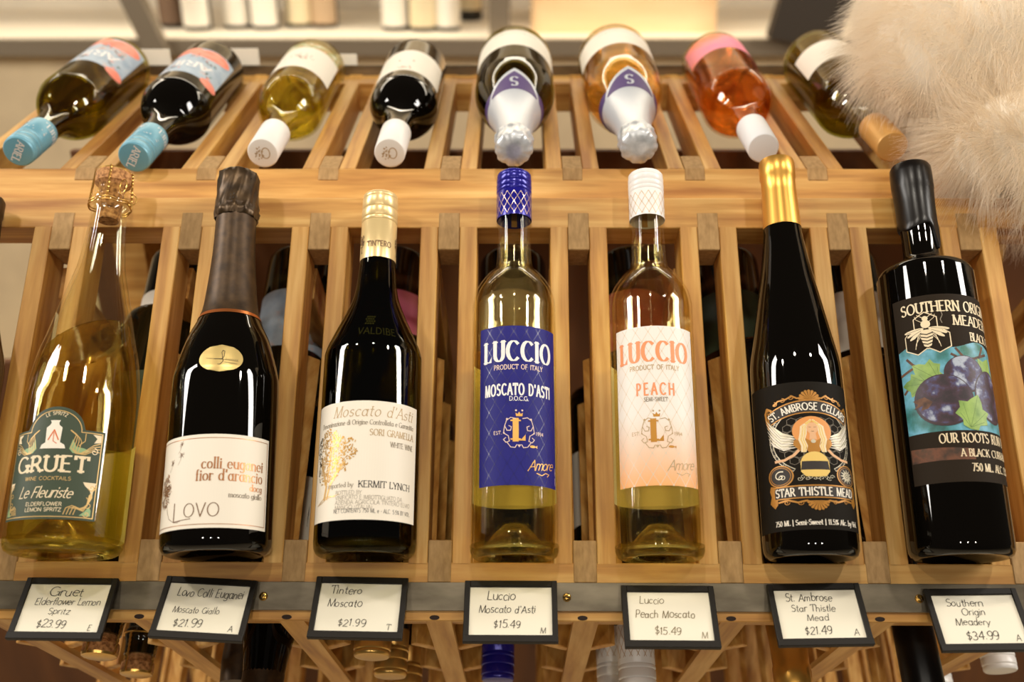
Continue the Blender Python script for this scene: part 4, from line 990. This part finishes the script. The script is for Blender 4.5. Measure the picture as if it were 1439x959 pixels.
def corked(p, label, cage):
    t = stored(p, label, M_['clear_glass'] if False else dkol, 44, 340, SK, green)
    MB().lathe([(10, 318), (12, 326), (15.4, 330), (15.6, 338), (0, 340)], cork, 32).build('cork', t, True)
    m = MB().lathe([(15.6, 338), (15, 340.2), (12, 341.4), (0, 341.8)], gold, 32)
    for az in (-70, 20, 110, 200):
        a = R_(az); f = lambda r, z: (r * math.sin(a), -r * math.cos(a), z); twist(f(16.2, 340), f(18.2, 303), m, .0007)
    m.tube([(.0184 * math.sin(2 * math.pi * i / 30), -.0184 * math.cos(2 * math.pi * i / 30), .303) for i in range(31)], .0008, gold, 6)
    m.build('wire_cage', t, True)
corked((-.3640, .664, -.612), 'stored bottle with cork and gold wire cage under the $23.99 tag, nearer one', True)
corked((-.3700, .733, -.698), 'stored bottle with wired cork, further one under the $23.99 tag', True)
for p, lb in (((-.232, .640, -.690), 'stored black bottle left of the gold caps, nearer one'), ((-.268, .722, -.700), 'stored black bottle under the askew price tag, further one')):
    t = stored(p, lb, black_glass, 43, 320, [(43, 140), (41, 165), (35, 188), (28, 212), (22, 236), (19, 258), (18, 280), (18, 318)], wl)
    MB().lathe([(19, 250), (18.8, 280), (19.4, 300), (18, 319), (0, 320.5)], foilb, 32).build('foil_cap', t, True)
gcap = mat('gold_screw_cap', (214, 170, 92), .3, .7)
for p, lb in (((-.1275, .664, -.612), 'stored bottle with gold screw cap under the golden tree bottle, nearest of three'), ((-.1235, .727, -.694), 'stored bottle with gold screw cap under the golden tree bottle, middle of three'), ((-.1190, .793, -.776), 'stored bottle with gold screw cap under the golden tree bottle, furthest of three')):
    t = stored(p, lb, dkol, 41, 310, [(41, 160), (40, 175), (35, 190), (27, 208), (21, 222), (17, 250), (15, 300)], wl)
    screwcap(t, 15.6, 248, 310, gcap)
for p, lb in (((-.021, .745, -.716), 'stored bottle with blue cap under the blue label bottle'),):
    t = stored(p, lb, dkol, 37, 330, [(37, 195), (36, 212), (26, 238), (17, 254), (15.4, 270), (15.4, 320)], blue); screwcap(t, 15.8, 270, 330, M_['blue_cap'])
for p, lb in (((.1040, .655, -.648), 'stored bottle with white latticed cap under the faint-ink price tag, nearer one'), ((.0935, .742, -.728), 'stored bottle with white latticed cap under the faint-ink price tag, further one')):
    t = stored(p, lb, dkol, 37, 330, [(37, 195), (36, 212), (26, 238), (17, 254), (15.4, 270), (15.4, 320)], wl); screwcap(t, 15.8, 268, 330, M_['white_cap'])
    d = Deco(lambda v: 16.4, 0, 268)
    for k in range(-8, 8):
        for sg in (1, -1): d.stroke([(k * 6.42, 2), (k * 6.42 + sg * 14, 30)], .5, M_['peach_gold_lattice'], .15)
    d.build('cap_lattice', t, 'printed diamond lattice')
t = stored((.2385, .655, -.640), 'stored bottle with gold capsule under the $21.49 price tag', black_glass, 38, 340, SK and [(38, 150), (34, 188), (27, 225), (19, 270), (15, 320), (15, 335)], M_['black_label'])
MB().lathe([(19, 268), (16.4, 300), (15.8, 318), (16.6, 320), (16.6, 336), (15, 340), (0, 340)], goldcap, 36).build('capsule', t, True)
t = stored((.3545, .655, -.650), 'stored black bottle under the right end of the strip', black_glass, 40, 330, None, char)
MB().lathe([(17.6, 262), (17.8, 325), (15, 330), (0, 330)], wax, 36).build('wax_seal', t, True)
for p, lb, L in (((.470, .748, -.704), 'stored bottle with white screw cap at the right edge of the photo', 300), ((.446, .80, -.79), 'stored bottle with pale cap left of the white screw cap at the right edge', 300)):
    t = stored(p, lb, dkol, 38, L, None, wl); screwcap(t, 15.4, 244, 300, wcap)
for i, x in enumerate((-.3738, -.2518, -.1298, -.0078, .1142, .2362, .3582)):
    # the row behind, whose dark bodies show between the slats
    t = stored((x + .01 * math.sin(i * 2.1), .80, -.56), 'dark stored bottle seen through the slats, ' + ('behind the clear sparkling bottle', 'behind the dandelion label bottle', 'behind the golden tree bottle', 'behind the blue label bottle', 'behind the peach label bottle', 'behind the slim mead bottle', 'behind the plum label bottle')[i], [black_glass, dkol, dkbr][i % 3], 37, 300, None, [wl, M_['slate_blue_label'], pinkl, wl, coral, green, wl][i], v=(60, 130))

# ------------------------------------------------------------------ wall shelf behind
white_sh = mat('white_shelf_paint', (236, 224, 202), .5); edge = mat('grey_shelf_edge', (128, 114, 94), .5, .2); brown = mat('dark_brown_board', (52, 42, 30), .6); panel = noisy('beige_panel', [(.4, (204, 182, 146)), (.6, (214, 192, 154))], 8, .7)
W = thing('wall_shelf', 'white wall shelf with grey front edge and uprights behind the rack', 'shelf', Matrix.Translation((0, 2.9, 0)))
WI = W.matrix_world.inverted()
def wp(mb, name, label=None):
    mb.v = [WI @ Vector(v) for v in mb.v]; return mb.build(name, W, label=label)
ZS = CZ - .364
wp(MB().box(-2.6, 2.6, 2.56, 3.215, ZS - .03, ZS, white_sh, None, .002), 'shelf_board')
wp(MB().box(-2.6, 2.6, 2.545, 2.56, ZS - .042, ZS + .001, edge, None, .002), 'edge_strip', 'grey metal front edge')
wp(MB().box(-2.6, 2.6, 2.585, 2.60, .0, ZS - .03, panel, None, 0), 'base_panel', 'beige panel below the shelf')
wp(MB().box(-2.6, 2.6, 3.19, 3.215, ZS, ZS + .9, white_sh, None, 0), 'shelf_back')
wp(MB().box(-2.6, 2.6, 2.62, 3.19, ZS + .62, ZS + .65, white_sh, None, .002), 'shelf_board')
wp(MB().box(-.026, .026, -.02, .02, -.045, .64, edge, Matrix.Translation((-.905, 2.532, ZS)) @ Matrix.Rotation(R_(-19), 4, 'Y')), 'upright', 'grey metal upright')
wp(MB().box(-.026, .026, -.02, .02, .0, .64, edge, Matrix.Translation((-.052, 2.62, ZS))), 'upright', 'grey metal upright')
wp(MB().box(-.085, .085, -.02, .02, -.01, .64, brown, Matrix.Translation((.690, 2.53, ZS)) @ Matrix.Rotation(R_(12), 4, 'Y')), 'side_board', 'dark brown leaning board')
wp(MB().box(-.02, .02, -.02, .02, -.01, .64, white_sh, Matrix.Translation((.835, 2.53, ZS)) @ Matrix.Rotation(R_(12), 4, 'Y')), 'upright', 'white upright')
creml = mat('cream_shelf_label', (226, 208, 168), .6); brl = mat('brown_shelf_label', (110, 84, 62), .6); tanl = mat('tan_shelf_label', (190, 160, 124), .6)
SHB = [(241, 40, black_glass, brl, 'brown label, leftmost on the wall shelf'), (275, 44, dkol, wl, 'plain white label, second from the left on the wall shelf'), (332, 42, black_glass, wl, 'white label, left of a pair on the wall shelf'), (371, 43, black_glass, wl, 'white label, right of a pair on the wall shelf'), (419, 40, dkol, creml, 'cream label on the wall shelf'), (454, 40, dkbr, tanl, 'tan label, right end of the left cluster on the wall shelf'),
       (555, 44, dkol, wl, 'white label, left of the right cluster on the wall shelf'), (594, 45, black_glass, creml, 'cream label in the right cluster on the wall shelf'), (629, 45, black_glass, wl, 'narrow white label in the right cluster on the wall shelf'), (659, 30, black_glass, creml, 'cream label set high, beside the middle upright')]
for px, py, gm, lb, tx in SHB:
    r = cam.matrix_world.to_3x3() @ Vector(((px - 719.5) / 1400, (479.5 - py) / 1400, -1)); p = Vector((0, 0, CZ)) + r * ((ZS - CZ) / r.z)
    t = thing('wine_bottle', 'blurred standing bottle with ' + tx, 'wine bottle', Matrix.Translation((p.x, p.y + .03, ZS + .0003)), 'bottles standing on the wall shelf')
    glass_bottle(t, 37 if px != 629 else 33, 20, [(37, 178), (36.5, 188), (32, 204), (22, 219), (18, 231), (15.2, 242), (14.4, 256), (14.4, 300)] if px != 629 else [(33, 178), (32.5, 188), (29, 204), (22, 219), (18, 231), (15.2, 242), (14.4, 256), (14.4, 300)], gm, opaque=True, seg=32)
    Deco(37 if px != 629 else 33, 0).paper(-44, 44, 12 if px != 659 else 30, 95, lb, .15).build('label', t)
    MB().lathe([(15, 245), (15, 300), (0, 301)], foilb, 24).build('capsule', t, True)
crt = noisy('crate_pine', [(.3, (238, 198, 146)), (.7, (248, 214, 166))], 30, .6, 5, stretch=(8, 1, 1))
t = thing('wooden_crate', 'pale orange wooden crate standing on the wall shelf', 'crate', Matrix.Translation((.265, 2.78, ZS + .0003)))
cw, cdp, ch = .235, .13, .22
MB().box(-cw, cw, -cdp, -cdp + .012, 0, ch, crt).build('front_panel', t); MB().box(-cw, cw, cdp - .012, cdp, 0, ch, crt).build('back_panel', t)
for sx_ in (-1, 1): MB().box(sx_ * cw - .006 - sx_ * .006, sx_ * cw + .006 - sx_ * .006, -cdp + .012, cdp - .012, 0, ch, crt).build('side_panel', t)
MB().box(-cw + .012, cw - .012, -cdp + .012, cdp - .012, 0, .012, crt).build('bottom_panel', t)

# ------------------------------------------------------------------ white fur over the right end
rgn = np.random.default_rng(4)
t = thing('fur_bundle', 'fluffy long-haired white fur bundle lying over the right end of the rack', 'fur', Matrix.Translation((.52, 1.0, CZ - .14)))
LOBES = [((.474, 1.030, -.148), (.120, .07, .105)), ((.532, .940, -.235), (.122, .046, .062)), ((.60, 1.06, -.10), (.14, .09, .14))]
bm = bmesh.new()
furskin = mat('fur_skin', (250, 242, 228), .9)
for c, r in LOBES:
    g = bmesh.ops.create_icosphere(bm, subdivisions=4, radius=1)
    for v in g['verts']:
        q = v.co.copy(); nz = 1 + .06 * math.sin(5 * q.x + 2) * math.sin(6 * q.z)
        v.co = Vector((c[0] - .52 + q.x * r[0] * nz, c[1] - 1.0 + q.y * r[1] * nz, c[2] + .14 + q.z * r[2] * nz))
me = bpy.data.meshes.new('body'); bm.to_mesh(me); bm.free(); me.materials.append(furskin); me.polygons.foreach_set('use_smooth', [True] * len(me.polygons))
ob = bpy.data.objects.new('body', me); col.objects.link(ob); ob.parent = t
NS, NP = 60000, 7
cs = []; ns_ = []
for (c, r), sh in zip(LOBES, (.40, .36, .30)):
    k = int(NS * sh); q = rgn.normal(size=(k, 3)); q /= np.linalg.norm(q, axis=1)[:, None]
    p = q * np.array(r) + np.array(c) - np.array((.52, 1.0, -.14)); nn = q / np.array(r); nn /= np.linalg.norm(nn, axis=1)[:, None]
    cs.append(p); ns_.append(nn)
P = np.concatenate(cs); Nn = np.concatenate(ns_); K = len(P)
sw_ = lambda a, f, ph: np.sin(P @ np.array(a) * f + ph)
low = np.where((P[:, 1] + 1.0 < .985) & (P[:, 2] < -.08), 1.0, 0.)
flow = np.stack([-.25 + .6 * sw_((1, 2, 3), 16, .3) + .35 * sw_((3, -1, 2), 31, 1.), -.25 + .3 * sw_((2, 1, -1), 20, 2.), -.55 - .35 * low + .5 * sw_((2, 3, 1), 14, 1.2) + .3 * sw_((-1, 3, 3), 29, .4)], 1)
clump = np.stack([sw_((7, 5, 3), 40, i * 1.7) + sw_((3, -8, 6), 53, i) for i in range(3)], 1) * .34
d0 = Nn * .75 + clump + rgn.normal(size=(K, 3)) * .10
ln = (.048 * (.7 + .5 * rgn.random(K)) * np.where(P[:, 1] + 1.0 < .985, 1.12, 1.0))[:, None]
pos = np.zeros((K, NP, 3)); cur = P - Nn * .002; dr_ = d0 / np.linalg.norm(d0, axis=1)[:, None]
for i in range(NP):
    pos[:, i] = cur
    f = i / (NP - 1); dd = dr_ + flow * (.25 + 1.1 * f) + rgn.normal(size=(K, 3)) * .05; dd /= np.linalg.norm(dd, axis=1)[:, None]
    cur = cur + dd * ln / (NP - 1)
hc = bpy.data.hair_curves.new('fur'); hc.add_curves([NP] * K)
hc.attributes['position'].data.foreach_set('vector', pos.reshape(-1).astype(np.float32))
ra = hc.attributes.get('radius') or hc.attributes.new('radius', 'FLOAT', 'POINT')
ra.data.foreach_set('value', np.tile(np.linspace(.00015, .00003, NP), K).astype(np.float32))
hm = bpy.data.materials.new('white_fur_hair'); hm.use_nodes = True; n = hm.node_tree
for q in list(n.nodes):
    if q.type == 'BSDF_PRINCIPLED': n.nodes.remove(q)
df = n.nodes.new('ShaderNodeBsdfDiffuse'); tl = n.nodes.new('ShaderNodeBsdfTranslucent'); mx = n.nodes.new('ShaderNodeMixShader'); mx.inputs[0].default_value = .45
df.inputs[0].default_value = srgb(250, 240, 224); tl.inputs[0].default_value = srgb(250, 238, 218)
n.links.new(df.outputs[0], mx.inputs[1]); n.links.new(tl.outputs[0], mx.inputs[2]); n.links.new(mx.outputs[0], n.nodes['Material Output'].inputs['Surface'])
hc.materials.append(hm)
ho = bpy.data.objects.new('fur', hc); col.objects.link(ho); ho.parent = t; ho['kind'] = 'stuff'
